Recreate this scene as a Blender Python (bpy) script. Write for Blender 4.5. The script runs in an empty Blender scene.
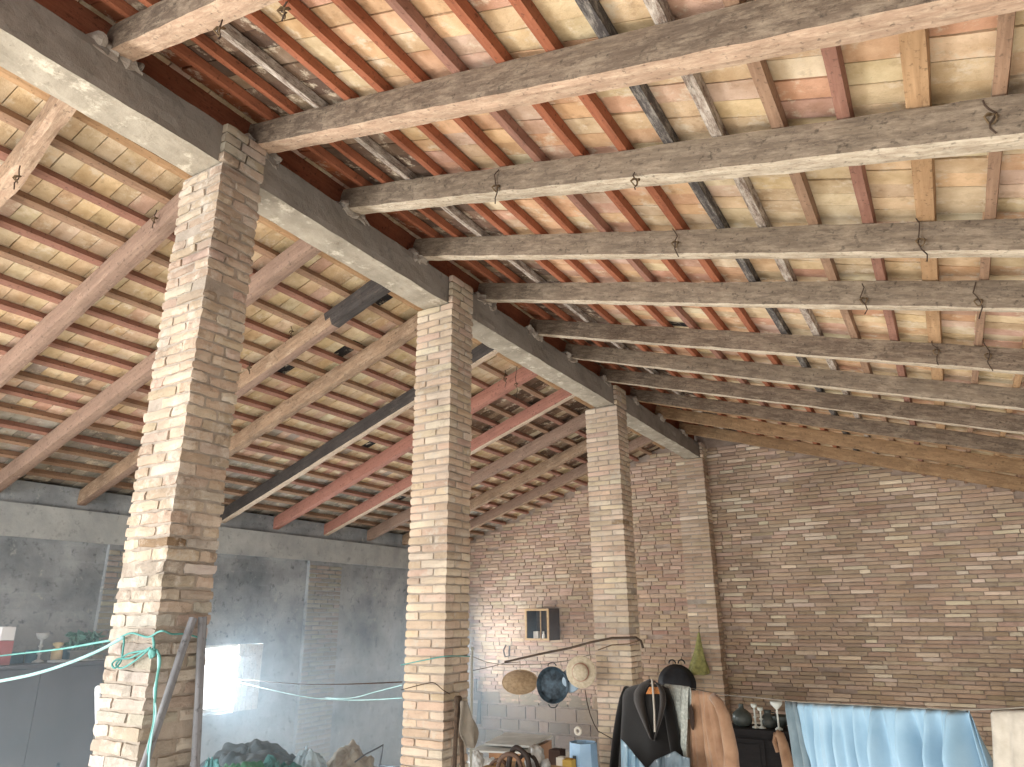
import bpy, math, random
from mathutils import Vector, Matrix, noise
D = bpy.data
SC = bpy.context.scene
COL = SC.collection
rnd = random.Random(7)
FLOOR = -0.8

# ------------------------------------------------------------------ camera
EYE = Vector((0, 0, 1.6))
FOC = 705.3
PIT, YAW, ROL = math.radians(18.29), math.radians(30.66), math.radians(-.45)
_f = Vector((-math.sin(YAW)*math.cos(PIT), math.cos(YAW)*math.cos(PIT), math.sin(PIT)))
_r = Vector((math.cos(YAW), math.sin(YAW), 0)); _u = _r.cross(_f)
R2 = _r*math.cos(ROL) + _u*math.sin(ROL); U2 = -_r*math.sin(ROL) + _u*math.cos(ROL)
cam = D.cameras.new('camera'); co = D.objects.new('camera', cam); COL.objects.link(co)
cam.sensor_fit = 'HORIZONTAL'; cam.sensor_width = 36; cam.lens = 36*FOC/1024
cam.clip_start = .05; cam.clip_end = 200
m = Matrix((R2, U2, -_f)).transposed().to_4x4(); m.translation = EYE
co.matrix_world = m
SC.camera = co
def ray(x, y): return R2*((x-512)/FOC) + U2*((383.5-y)/FOC) + _f
def onn(x, y, n, d):
    n = Vector(n); r = ray(x, y); return EYE + r*((d-EYE.dot(n))/r.dot(n))
def onX(x, y, v): return onn(x, y, (1,0,0), v)
def onY(x, y, v): return onn(x, y, (0,1,0), v)
def onZ(x, y, v): return onn(x, y, (0,0,1), v)

# ------------------------------------------------------------------ materials
def lin(c):
    if isinstance(c, str): c = [int(c[i:i+2], 16)/255 for i in (0, 2, 4)]
    return tuple((v/12.92 if v <= .04045 else ((v+.055)/1.055)**2.4) for v in c[:3]) + (1,)
class NT:
    def __init__(s, name):
        s.m = D.materials.new(name); s.m.use_nodes = True; s.t = s.m.node_tree
        s.b = s.t.nodes['Principled BSDF']; s.l = s.t.links.new
    def n(s, k, **kw):
        o = s.t.nodes.new(k)
        for a, v in kw.items():
            if a in o.inputs: o.inputs[a].default_value = v
            else: setattr(o, a, v)
        return o
    def coord(s, scale=(1,1,1), which='Object'):
        t = s.n('ShaderNodeTexCoord'); mp = s.n('ShaderNodeMapping'); mp.inputs['Scale'].default_value = scale
        s.l(t.outputs[which], mp.inputs[0]); return mp.outputs[0]
    def noise(s, vec, scale, detail=4, rough=.55, dist=0):
        o = s.n('ShaderNodeTexNoise', Scale=scale, Detail=detail, Roughness=rough, Distortion=dist); s.l(vec, o.inputs['Vector']); return o.outputs['Fac']
    def ramp(s, fac, stops):
        o = s.n('ShaderNodeValToRGB'); e = o.color_ramp.elements
        while len(e) < len(stops): e.new(.5)
        for i, (p, c) in enumerate(stops): e[i].position = p; e[i].color = c if isinstance(c, tuple) and len(c) == 4 else (lin(c) if isinstance(c, str) else (c, c, c, 1))
        s.l(fac, o.inputs[0]); return o.outputs[0]
    def mix(s, a, b, fac=.5, mode='MIX'):
        o = s.n('ShaderNodeMixRGB', blend_type=mode)
        for k, v in ((0, fac), (1, a), (2, b)):
            if hasattr(v, 'is_output'): s.l(v, o.inputs[k])
            else: o.inputs[k].default_value = v if k == 0 else (lin(v) if isinstance(v, str) else v)
        return o.outputs[0]
    def bump(s, h, strength=.4, dist=.01):
        o = s.n('ShaderNodeBump', Strength=strength, Distance=dist); s.l(h, o.inputs['Height']); s.l(o.outputs[0], s.b.inputs['Normal'])
    def out(s, col, rough=.85, **kw):
        if hasattr(col, 'is_output'): s.l(col, s.b.inputs['Base Color'])
        else: s.b.inputs['Base Color'].default_value = lin(col) if isinstance(col, str) else col
        s.b.inputs['Roughness'].default_value = rough
        s.b.inputs['Specular IOR Level'].default_value = .25
        for k, v in kw.items(): s.b.inputs[k.replace('_', ' ')].default_value = v
        return s.m
def wood(name, a, b, stain='2a211b', stain_amt=.5, flake=None, flake_amt=.5, grain=1.0):
    s = NT(name); v = s.coord((1.2, 14, 14)); w = s.coord()
    g = s.noise(v, 2.2*grain, 6, .65, .6)
    c = s.ramp(g, [(.3, a), (.72, b)]); c = s.mix(c, s.mix(a, b, .35), s.ramp(s.noise(s.coord((.9, 3, 3)), 1.7, 3), [(.4, 0.0), (.6, .6)]))
    big = s.noise(w, 2.6, 5, .65)
    c = s.mix(c, stain, s.ramp(big, [(.5-.25*stain_amt+.08, 0.0), (.78, .75*min(1, stain_amt+.2))]))
    if flake:
        fl = s.noise(s.coord((2.2, 9, 9)), 3.4, 10, .82)
        c = s.mix(c, flake, s.ramp(fl, [(.60-.28*flake_amt, 0.0), (.80-.28*flake_amt, .7)]))
    sp = s.noise(w, 38, 3, .6)
    c = s.mix(c, '1c1713', s.ramp(sp, [(.58, 0.0), (.72, .6)])); c = s.mix(c, '2a2019', s.ramp(s.noise(s.coord((3, 11, 11)), 1.6, 8, .8), [(.56, 0.0), (.72, .55)]))
    h = s.mix(g, sp, .35)
    s.bump(h, .5, .012); return s.out(c, .85)
def earth(name, tint_lo, tint_hi, scale=3., use_col=True, stain='2b241d', stain_amt=.35, bump=.5, fine=55, pale=None, pale_amt=.3):
    """brick / tile / plaster: the mesh colour attribute Col carries each brick's own clay colour"""
    s = NT(name); w = s.coord()
    n1 = s.noise(w, scale, 6, .6); n2 = s.noise(w, fine, 5, .7); n3 = s.noise(w, 11, 6, .7)
    c = s.ramp(n1, [(.3, tint_lo), (.7, tint_hi)])
    if use_col:
        a = s.n('ShaderNodeVertexColor', layer_name='Col'); c = s.mix(a.outputs[0], c, .8, 'MULTIPLY')
    c = s.mix(c, stain, s.ramp(n3, [(.56, 0.0), (.72, stain_amt)]))
    if pale: c = s.mix(c, pale, s.ramp(s.noise(w, 7.3, 7, .72), [(.63-.25*pale_amt, 0.0), (.72-.2*pale_amt, .8)]))
    c = s.mix(c, '17120e', s.ramp(n2, [(.64, 0.0), (.75, .5)]))
    if name == 'grey_stained_plaster':
        sx = s.n('ShaderNodeSeparateXYZ'); s.l(w, sx.inputs[0]); cx = s.n('ShaderNodeCombineXYZ'); s.l(sx.outputs[1], cx.inputs[0]); s.l(sx.outputs[2], cx.inputs[1])
        br = s.n('ShaderNodeTexBrick', Scale=1.0, **{'Mortar Size': .012, 'Brick Width': .42, 'Row Height': .17, 'Mortar Smooth': .6}); s.l(cx.outputs[0], br.inputs['Vector'])
        br.inputs['Color1'].default_value = (.62, .62, .62, 1); br.inputs['Color2'].default_value = (1, 1, 1, 1); br.inputs['Mortar'].default_value = (.8, .8, .8, 1)
        c = s.mix(c, br.outputs[0], s.ramp(s.noise(w, 1.9, 5, .7), [(.38, .15), (.62, .65)]), 'MULTIPLY')
    s.bump(s.mix(n2, n3, .5), bump, .012); return s.out(c, .95)
def cloth(name, a, b, scale=9, bump=.3, rough=.9, fine=120, trans=0):
    s = NT(name); w = s.coord(); c = s.ramp(s.noise(w, scale, 4), [(.3, a), (.7, b)])
    s.bump(s.noise(w, fine, 3), bump, .004); m_ = s.out(c, rough)
    s.b.inputs['Sheen Weight'].default_value = .15
    return m_
def plain(name, a, b=None, rough=.6, metal=0., scale=6, bump=.1, **kw):
    s = NT(name); w = s.coord(); n1 = s.noise(w, scale, 5); c = s.ramp(n1, [(.3, a), (.7, b or a)])
    s.bump(n1, bump, .006); return s.out(c, rough, Metallic=metal, **kw)

M = {}
M['brick_pillar'] = earth('pillar_brick_clay', 'b0a498', 'ecdfcf', 2.3, stain='6a5c4e', stain_amt=.4, bump=.6, pale='b5ac9e', pale_amt=.35)
M['brick_first'] = earth('weathered_brick_clay', '93877a', 'd2c6b8', 2.3, stain='4a3c32', stain_amt=.6, bump=.9, pale='b8afa2', pale_amt=.45)
M['brick_wall'] = earth('wall_brick_clay', 'd6c8b8', 'fffaf0', 1.1, stain='5a4c40', stain_amt=.35, bump=.6)
M['mortar'] = earth('mortar', '8d8275', 'aba093', 6, False, bump=.8, stain='4b3d30')
M['mortar_dark'] = earth('old_mortar', '8f7f72', 'b3a193', 5, False, bump=.8, stain='3a2e24')
M['block'] = earth('concrete_block', 'b0a698', 'dcd2c2', 3, bump=.5, stain='5c5248')
M['plaster'] = earth('grey_stained_plaster', '74797c', 'b0b4b5', 1.7, False, stain='4c5154', stain_amt=.85, bump=.6, fine=24, pale='b7b8b0', pale_amt=.12)
M['plaster_band'] = earth('concrete_band', '989b9a', 'b6b8b4', 3, False, stain='5d5f5a', stain_amt=.5, bump=.7, fine=20)
M['tile'] = earth('clay_roof_tile', 'c4b6a2', 'ffffff', 6.5, stain='7a5c40', stain_amt=.45, bump=.6, pale='d3c4ac', pale_amt=.36)
M['tile_back'] = plain('dark_roof_cover', '2b241e', '3c332a', .95)
M['floor'] = earth('worn_floor', 'a89a86', 'cbbca6', 2, False, bump=.3)
M['ridge_side'] = earth('shaded_grey_concrete', '7a7268', '989086', 2.2, False, stain='4c463e', stain_amt=.5, bump=.5)  # beam flanks, with their shade put into the colour
M['ridge_bottom'] = earth('lit_mottled_underside', '877e6f', 'ada392', 4, False, stain='6b5e4c', stain_amt=.6, bump=.5, pale='cbc1ae', pale_amt=.35)  # underside of the same beam, paled as if lit from below

# ------------------------------------------------------------------ mesh builder
class MB:
    def __init__(s): s.v = []; s.f = []; s.mi = []; s.c = []
    def add(s, vs, fs, mi=0, col=(1,1,1)):
        k = len(s.v); s.v += [tuple(v) for v in vs]; s.f += [tuple(i+k for i in f) for f in fs]
        s.mi += [mi]*len(fs); s.c += [col]*len(fs); return s
    def box(s, a, b, mi=0, col=(1,1,1)):
        x0,y0,z0 = a; x1,y1,z1 = b
        vs = [(x0,y0,z0),(x1,y0,z0),(x1,y1,z0),(x0,y1,z0),(x0,y0,z1),(x1,y0,z1),(x1,y1,z1),(x0,y1,z1)]
        return s.add(vs, [(0,3,2,1),(4,5,6,7),(0,1,5,4),(1,2,6,5),(2,3,7,6),(3,0,4,7)], mi, col)
    def rough_box(s, c, size, mi=0, col=(1,1,1), seg=(3,2,2), amp=.004, rad=.01, seed=0, rot=None, freq=18):
        """box with rounded edges and a lumpy skin"""
        nx, ny, nz = seg; idx = {}; vs = []; fs = []
        hx, hy, hz = size[0]/2, size[1]/2, size[2]/2
        def vid(i, j, k):
            if (i,j,k) in idx: return idx[(i,j,k)]
            p = Vector(((i/nx*2-1)*hx, (j/ny*2-1)*hy, (k/nz*2-1)*hz))
            q = Vector((max(-hx+rad, min(hx-rad, p.x)), max(-hy+rad, min(hy-rad, p.y)), max(-hz+rad, min(hz-rad, p.z))))
            d = p-q
            if d.length > 1e-6: p = q + d.normalized()*min(d.length, rad)
            w = p + Vector(c)
            p = p + noise.noise_vector((w*freq)+Vector((seed, 0, 0)))*amp
            if rot: p = rot @ p
            idx[(i,j,k)] = len(vs); vs.append(p+Vector(c)); return idx[(i,j,k)]
        for i in range(nx):
            for j in range(ny):
                fs.append((vid(i,j,0),vid(i,j+1,0),vid(i+1,j+1,0),vid(i+1,j,0))); fs.append((vid(i,j,nz),vid(i+1,j,nz),vid(i+1,j+1,nz),vid(i,j+1,nz)))
        for i in range(nx):
            for k in range(nz):
                fs.append((vid(i,0,k),vid(i+1,0,k),vid(i+1,0,k+1),vid(i,0,k+1))); fs.append((vid(i,ny,k),vid(i,ny,k+1),vid(i+1,ny,k+1),vid(i+1,ny,k)))
        for j in range(ny):
            for k in range(nz):
                fs.append((vid(0,j,k),vid(0,j,k+1),vid(0,j+1,k+1),vid(0,j+1,k))); fs.append((vid(nx,j,k),vid(nx,j+1,k),vid(nx,j+1,k+1),vid(nx,j,k+1)))
        return s.add(vs, fs, mi, col)
    def tube(s, pts, r, n=8, mi=0, caps=True):
        pts = [Vector(p) for p in pts]; vs = []; fs = []
        t0 = (pts[1]-pts[0]).normalized(); a = t0.cross(Vector((.13, .21, .97))); a = a.normalized() if a.length > 1e-3 else Vector((1, 0, 0))
        for i, p in enumerate(pts):
            t = (pts[min(i+1, len(pts)-1)] - pts[max(i-1, 0)]).normalized()
            a = a - t*a.dot(t); a = a.normalized() if a.length > 1e-4 else t.orthogonal().normalized(); b = t.cross(a)
            rr = r(i/(len(pts)-1)) if callable(r) else r
            for k in range(n):
                g = 2*math.pi*k/n; vs.append(p + a*math.cos(g)*rr + b*math.sin(g)*rr)
        for i in range(len(pts)-1):
            for k in range(n):
                fs.append((i*n+k, i*n+(k+1)%n, (i+1)*n+(k+1)%n, (i+1)*n+k))
        if caps: fs.append(tuple(range(n))[::-1]); fs.append(tuple(range((len(pts)-1)*n, len(pts)*n)))
        return s.add(vs, fs, mi)
    def lathe(s, prof, n=24, mi=0, c=(0,0,0), wob=0):
        vs = []; fs = []
        for r, z in prof:
            for k in range(n):
                g = 2*math.pi*k/n; rr = max(r, .0005)*(1+wob*math.sin(3*g+z*9)); vs.append((c[0]+rr*math.cos(g), c[1]+rr*math.sin(g), c[2]+z))
        for i in range(len(prof)-1):
            for k in range(n): fs.append((i*n+k, i*n+(k+1)%n, (i+1)*n+(k+1)%n, (i+1)*n+k))
        fs.append(tuple(range(n))[::-1]); fs.append(tuple(range((len(prof)-1)*n, len(prof)*n)))
        return s.add(vs, fs, mi)
    def grid(s, fn, nu, nv, mi=0, flip=False):
        vs = [fn(i/nu, j/nv) for i in range(nu+1) for j in range(nv+1)]; w = nv+1
        fs = [(i*w+j, (i+1)*w+j, (i+1)*w+j+1, i*w+j+1) for i in range(nu) for j in range(nv)]
        if flip: fs = [f[::-1] for f in fs]
        return s.add(vs, fs, mi)
    def build(s, name, mats, parent=None, smooth=False, loc=None, solid=0, sub=0, mat_world=None):
        me = D.meshes.new(name); me.from_pydata(s.v, [], s.f); me.update()
        for m_ in (mats if isinstance(mats, (list, tuple)) else [mats]): me.materials.append(m_)
        me.polygons.foreach_set('material_index', s.mi)
        if any(c != (1,1,1) for c in s.c):
            ca = me.color_attributes.new('Col', 'FLOAT_COLOR', 'CORNER'); data = []
            for p, c in zip(me.polygons, s.c): data += [c[0], c[1], c[2], 1.0]*p.loop_total
            ca.data.foreach_set('color', data)
        if smooth: me.polygons.foreach_set('use_smooth', [True]*len(me.polygons))
        o = D.objects.new(name, me); COL.objects.link(o)
        if parent: o.parent = parent
        if loc is not None: o.location = loc
        if mat_world is not None: o.matrix_world = mat_world
        if solid: md = o.modifiers.new('s', 'SOLIDIFY'); md.thickness = solid; md.offset = 0
        if sub: md = o.modifiers.new('d', 'SUBSURF'); md.levels = sub; md.render_levels = sub
        return o
def tag(o, label=None, cat=None, group=None, kind=None):
    for k, v in (('label', label), ('category', cat), ('group', group), ('kind', kind)):
        if v: o[k] = v
    return o
def empty(name, loc=(0,0,0), label=None, cat=None, group=None, rz=0):
    o = D.objects.new(name, None); COL.objects.link(o); o.location = loc; o.rotation_euler = (0,0,rz); o.empty_display_size = .05
    return tag(o, label, cat, group)
def jit(c, a, r=rnd, b=None):
    k = 1+r.uniform(-a, a); b = a*.35 if b is None else b
    return tuple(max(0, v*k*(1+r.uniform(-b, b))) for v in c)

# ------------------------------------------------------------------ key numbers
XR = -3.2                         # right face of the brick pillars
RB, RT = 4.13, 4.39               # ridge beam underside / top
SR = math.tan(math.radians(18.0)) # right slope falls towards +x
SL = math.tan(math.radians(18.5)) # left slope falls towards -x
WALLX, ENDY, SIDEX, BACKY = -8.2, 11.95, 2.3, -1.6
def zr(x, o=0): return RT - SR*(x+3.25) + o/math.cos(math.atan(SR))     # underside of the right rafters + perpendicular offset
def zl(x, o=0): return RT + SL*(x+3.5) + o/math.cos(math.atan(SL))
RH = .165; BH = .055; TH = .03

# ------------------------------------------------------------------ setting: floor, walls
fl = MB().box((WALLX-.4, BACKY-3, FLOOR-.1), (SIDEX+.3, ENDY+.3, FLOOR)).build('floor', M['floor']); tag(fl, kind='structure')
wy0, wy1, wz0, wz1 = 6.17, 7.1, .46, 1.28
w = MB()
w.box((WALLX-.4, BACKY, FLOOR), (WALLX, -1.3, 3.0)); w.box((WALLX-.4, -1.3, 1.5), (WALLX, 1.4, 3.0)); w.box((WALLX-.4, 1.4, FLOOR), (WALLX, wy0, 3.0)); w.box((WALLX-.4, wy1, FLOOR), (WALLX, 10.45, 3.0)); w.box((WALLX-.4, 11.25, FLOOR), (WALLX, ENDY+.3, 3.0)); w.box((WALLX-.4, 10.45, FLOOR), (WALLX, 11.25, .65)); w.box((WALLX-.4, 10.45, 1.55), (WALLX, 11.25, 3.0))  # the gap near the end wall is added to let daylight in
w.box((WALLX-.4, wy0, FLOOR), (WALLX, wy1, wz0)); w.box((WALLX-.4, wy0, wz1), (WALLX, wy1, 3.0))
tag(w.build('wall_left', M['plaster']), kind='structure')
t = MB().box((WALLX-.05, BACKY, 2.42), (WALLX+.05, ENDY, 2.76))
tag(t.build('trim_1', M['plaster_band']), kind='structure')
w = MB().box((SIDEX, BACKY, FLOOR), (SIDEX+.3, ENDY+.3, zr(SIDEX, RH+BH)))
tag(w.build('wall_right', M['plaster']), kind='structure')

def courses(mb, x0, x1, z0, z1, y, ch, bl, palette, r, top=None, amp=.004, gap=.006, proud=.010, skip=.01, seg=(4,1,2)):
    """courses of bricks whose faces stand at y, outward -y; top(x) cuts them below the roof"""
    z = z0; k = 0
    while z < z1:
        h = ch*r.uniform(.9, 1.1); x = x0 - r.uniform(0, bl)
        while x < x1:
            L = bl*r.choice((1, 1, 1, .95, 1.1, .5, .5, .75)); a, b = max(x, x0), min(x+L, x1); x += L
            if b-a < .03: continue
            if top and z+h > min(top(a), top(b)): continue
            if r.random() < skip: continue
            yy = y - r.uniform(0, proud)*.6; c = jit(r.choice(palette), .13, r)
            mb.rough_box(((a+b)/2, yy+.03, z+h/2+r.uniform(-.003, .003)), (b-a-gap, .06, h-gap*r.uniform(.7, 1.3)), 0, c, seg, amp, .009, k, Matrix.Rotation(r.uniform(-.007, .007), 3, 'Y')); k += 1
        z += h
tone = lambda h: lin(h)[:3]
PAL_END = [tuple(1.12*(.1*sum(q)/3+.9*w_) for w_ in q) for q in (tone(c) for c in ('b7a594', 'b09d8b', 'bdaa98', 'a99683', 'b39f8c', 'baa592', 'a6927f', 'b5a08d', 'd3c6b4'))]
PAL_RED = [tuple(1.08*(.12*sum(q)/3+.88*w_) for w_ in q) for q in (tone(c) for c in ('b39a89', 'ae9484', 'b89e8b', 'a89082', 'b39a8b', 'bda792'))]
PAL_PIL = [tone(c) for c in ('d9ccbb', 'd3c5b3', 'ded1c0', 'd6c9b8', 'cdbfae', 'dbd0c2', 'd6c4b7', 'e1d9cb')]
topend = lambda x: (zr(x, RH+.05) if x > -3.35 else zl(x, RH+.05))
r = random.Random(3); w = MB()
# backing behind the bricks, gable shaped
prof = [(WALLX-.4, FLOOR), (SIDEX+.3, FLOOR), (SIDEX+.3, zr(SIDEX+.3, RH+BH+.02)), (-3.35, zr(-3.35, RH+BH+.01)), (WALLX-.4, zl(WALLX-.4, RH+BH+.02))]
n_ = len(prof)
w.add([(x, ENDY+.03, z) for x, z in prof] + [(x, ENDY+.35, z) for x, z in prof], [tuple(range(n_))[::-1], tuple(range(n_, 2*n_))] + [(i, (i+1) % n_, (i+1) % n_+n_, i+n_) for i in range(n_)], 1)
courses(w, WALLX, -3.6, .14, 4.3, ENDY, .064, .27, PAL_END[:6]+PAL_RED, r, topend)
courses(w, -3.6, SIDEX, -.8, 4.3, ENDY, .058, .31, PAL_END, r, topend, amp=.006)
PAL_BLK = [tone(c) for c in ('8f857a', '978b7e', '857a70', 'a0907f')]
courses(w, WALLX, -3.6, FLOOR, .12, ENDY, .215, .40, PAL_BLK, r, None, amp=.006, gap=.025, skip=0, seg=(6,1,4))
tag(w.build('wall_back', [M['brick_wall'], M['mortar_dark']]), kind='structure')
# shallow brick piers on the left wall
for i, (a, b) in enumerate(((4.72, 5.4), (7.78, 8.44))):
    p = MB().box((WALLX, a, FLOOR), (WALLX+.05, b, 2.42), 1); k = 0; z = FLOOR
    while z < 2.36:
        h = .062; o = a
        for L in ((.27, .27, .14) if k % 2 else (.14, .27, .27)):
            p.rough_box((WALLX+.03, o+L/2-.005, z+h/2), (.07, L-.014, h-.012), 0, jit(tone('a2a29e'), .14, r), (1, 3, 2), .004, .008, k); o += L
        z += h; k += 1
    tag(p.build('trim_%d' % (i+2), [M['brick_wall'], M['plaster']]), kind='structure')

# ------------------------------------------------------------------ window
win = empty('window_1', (WALLX, wy0, wz0)); win['kind'] = 'structure'
M['shutter'] = wood('bleached_shutter_wood', 'b9b2aa', 'd8d2c8', '8b7b6e', .5)
ym = 6.70
fr = MB(); d0, d1 = -.30, -.24
for a, b in (((d0, 0, 0), (d1, wy1-wy0, .04)), ((d0, 0, wz1-wz0-.04), (d1, wy1-wy0, wz1-wz0)), ((d0, 0, .04), (d1, .035, wz1-wz0-.04)), ((d0, wy1-wy0-.04, .04), (d1, wy1-wy0, wz1-wz0-.04))): fr.box(a, b)
fr.build('window_frame', M['shutter'], win)
sh = MB(); H = wz1-wz0
for k in range(4):
    y0 = (ym-wy0)+k*.1+.003; sh.box((-.03, y0, .0), (0.0, y0+.094, H-.01))
sh.box((0, ym-wy0+.01, .12), (.02, wy1-wy0-.02, .17)); sh.box((0, ym-wy0+.01, H-.2), (.02, wy1-wy0-.02, H-.15))
so = sh.build('shutter', M['shutter'], win)
tag(so, 'pale closed wooden shutter leaf')

# ------------------------------------------------------------------ roof decks (clay tiles between battens)
def deck(name, xs, zf, off, s, y0, y1, pal_near, seed, tilew=.13):
    r = random.Random(seed); mb = MB(); th = math.atan(s)
    for a, b in zip(xs[:-1], xs[1:]):
        y = y0 - r.uniform(0, tilew)
        while y < y1:
            L = tilew*r.uniform(.96, 1.04); c = jit(r.choice(pal_near((a+b)/2, y)), .09, r)
            if r.random() < .008: c = (.02, .02, .022)
            ya, yb = y+.003, y+L-.003; dz = r.uniform(-.005, .005); rt = r.uniform(-.006, .006)
            lo = min(a, b)-.012; hi = max(a, b)+.012
            vs = []; nn = 4
            for j in range(2):
                for i in range(nn+1):
                    x = lo+(hi-lo)*i/nn; yy = (ya, yb)[j]
                    dd = noise.noise(Vector((x*9, yy*9, seed)))*.004
                    vs.append((x, yy+rt*(i/nn-.5), zf(x, off)+dz+dd))
            top = [(v[0], v[1], v[2]+TH) for v in vs]; k = 2*(nn+1); fs = []
            for i in range(nn):
                fs.append((i, nn+1+i, nn+2+i, i+1)); fs.append((k+i, k+i+1, k+nn+2+i, k+nn+1+i))
                fs.append((i, i+1, k+i+1, k+i)); fs.append((nn+1+i, k+nn+1+i, k+nn+2+i, nn+2+i))
            fs.append((0, k, k+nn+1, nn+1)); fs.append((nn, 2*nn+1, k+2*nn+1, k+nn))
            mb.add(vs+top, fs, 0, c); y += L
    xa, xb = min(xs)-.05, max(xs)+.05
    mb.add([(xa, y0, zf(xa, off+TH+.01)), (xb, y0, zf(xb, off+TH+.01)), (xb, y1, zf(xb, off+TH+.01)), (xa, y1, zf(xa, off+TH+.01)),
            (xa, y0, zf(xa, off+TH+.05)), (xb, y0, zf(xb, off+TH+.05)), (xb, y1, zf(xb, off+TH+.05)), (xa, y1, zf(xa, off+TH+.05))],
           [(0,3,2,1),(4,5,6,7),(0,1,5,4),(1,2,6,5),(2,3,7,6),(3,0,4,7)], 1)
    return tag(mb.build(name, [M['tile'], M['tile_back']]), kind='structure')
BXR = [-3.12, -2.88, -2.64, -2.37, -2.10, -1.83, -1.58, -1.32, -1.06, -.81, -.57, -.31, -.05, .20, .45, .71, .97, 1.23, 1.49, 1.75]
BXL = [-3.68-.255*k for k in range(18)]
P_OR = [tone(c) for c in ('dab492', 'd4aa8a', 'dcb894', 'd2a890', 'dcba96', 'd8b48e')]
P_YE = [tone(c) for c in ('dcc4a0', 'd6be9a', 'dfcaa8', 'd8c2a2', 'cfb898', 'dcccae')]
P_PK = [tone(c) for c in ('d2b09c', 'c9a592', 'd8bca8', 'd0b8a0')]
P_DK = [tone(c) for c in ('6e5a4c', '5d4b40', '80695a', '8d7a66')]
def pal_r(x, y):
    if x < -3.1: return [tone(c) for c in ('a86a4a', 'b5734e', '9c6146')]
    if x < -2.3: return P_DK  # darker tiles paint in the shadow of the recess beside the ridge
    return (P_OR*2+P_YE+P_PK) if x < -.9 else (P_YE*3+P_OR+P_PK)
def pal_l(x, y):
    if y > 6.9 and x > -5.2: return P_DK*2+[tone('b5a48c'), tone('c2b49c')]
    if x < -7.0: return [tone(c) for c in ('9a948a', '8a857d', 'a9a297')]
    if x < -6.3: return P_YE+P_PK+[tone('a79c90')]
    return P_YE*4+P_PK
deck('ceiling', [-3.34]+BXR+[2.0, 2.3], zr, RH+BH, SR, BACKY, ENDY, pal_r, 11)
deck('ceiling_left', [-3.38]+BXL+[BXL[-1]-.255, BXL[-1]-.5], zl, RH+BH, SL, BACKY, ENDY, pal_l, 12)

# ------------------------------------------------------------------ ridge beam
def beam(name, a, b, wd, ht, mats, seed=0, amp=.006, up=Vector((0,0,1)), seglen=.06, parent=None, rad=.006, bottom_idx=None, nw=3, nh=4, freq=5, taper=0.):
    """a rough timber from a to b: local x along it, underside at the line a-b"""
    a, b = Vector(a), Vector(b); L = (b-a).length; ex = (b-a)/L; ey = up.cross(ex).normalized(); ez = ex.cross(ey)
    nx = max(2, int(L/seglen)); ring = []
    for j in range(nw): ring.append((-wd/2+wd*j/nw, 0, 0))
    for j in range(nh): ring.append((wd/2, ht*j/nh, 1))
    for j in range(nw): ring.append((wd/2-wd*j/nw, ht, 2))
    for j in range(nh): ring.append((-wd/2, ht-ht*j/nh, 3))
    n = len(ring); vs = []; fs = []; mi = []
    for i in range(nx+1):
        x = L*i/nx
        bow = noise.noise(Vector((x*.6, seed, 1.3)))*amp*2.2
        for (p, q, sd) in ring:
            cx, cz = abs(p)-wd/2, abs(q-ht/2)-ht/2
            k = 1.0
            if cx > -1e-4 and cz > -1e-4: k = 1-rad/ (wd*.5)*.5
            d = noise.noise_vector(Vector((x*freq, p*freq*3+seed*7, q*freq*3)))*amp + noise.noise_vector(Vector((x*22, p*40+seed*3, q*40)))*amp*.45
            vs.append((x, p*k+d.y+bow, ht/2+(q-ht/2)*k+d.z))
    for i in range(nx):
        for j in range(n):
            fs.append((i*n+j, i*n+(j+1) % n, (i+1)*n+(j+1) % n, (i+1)*n+j)); mi.append(1 if (ring[j][2] == 0 and bottom_idx) else 0)
    fs.append(tuple(range(n))[::-1]); fs.append(tuple(range(nx*n, (nx+1)*n))); mi += [0, 0]
    mb = MB(); mb.add(vs, fs); mb.mi = mi
    mw = Matrix((ex, ey, ez)).transposed().to_4x4(); mw.translation = a
    o = mb.build(name, mats, None, smooth=False, mat_world=mw)
    if parent: o.parent = parent; o.matrix_parent_inverse = parent.matrix_world.inverted()
    return o
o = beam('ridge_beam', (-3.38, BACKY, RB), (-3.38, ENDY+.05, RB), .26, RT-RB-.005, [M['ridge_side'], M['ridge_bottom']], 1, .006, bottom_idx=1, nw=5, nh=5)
tag(o, 'long grey ridge beam with lit underside put into its colour carried by the brick pillars', 'beam')

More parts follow.
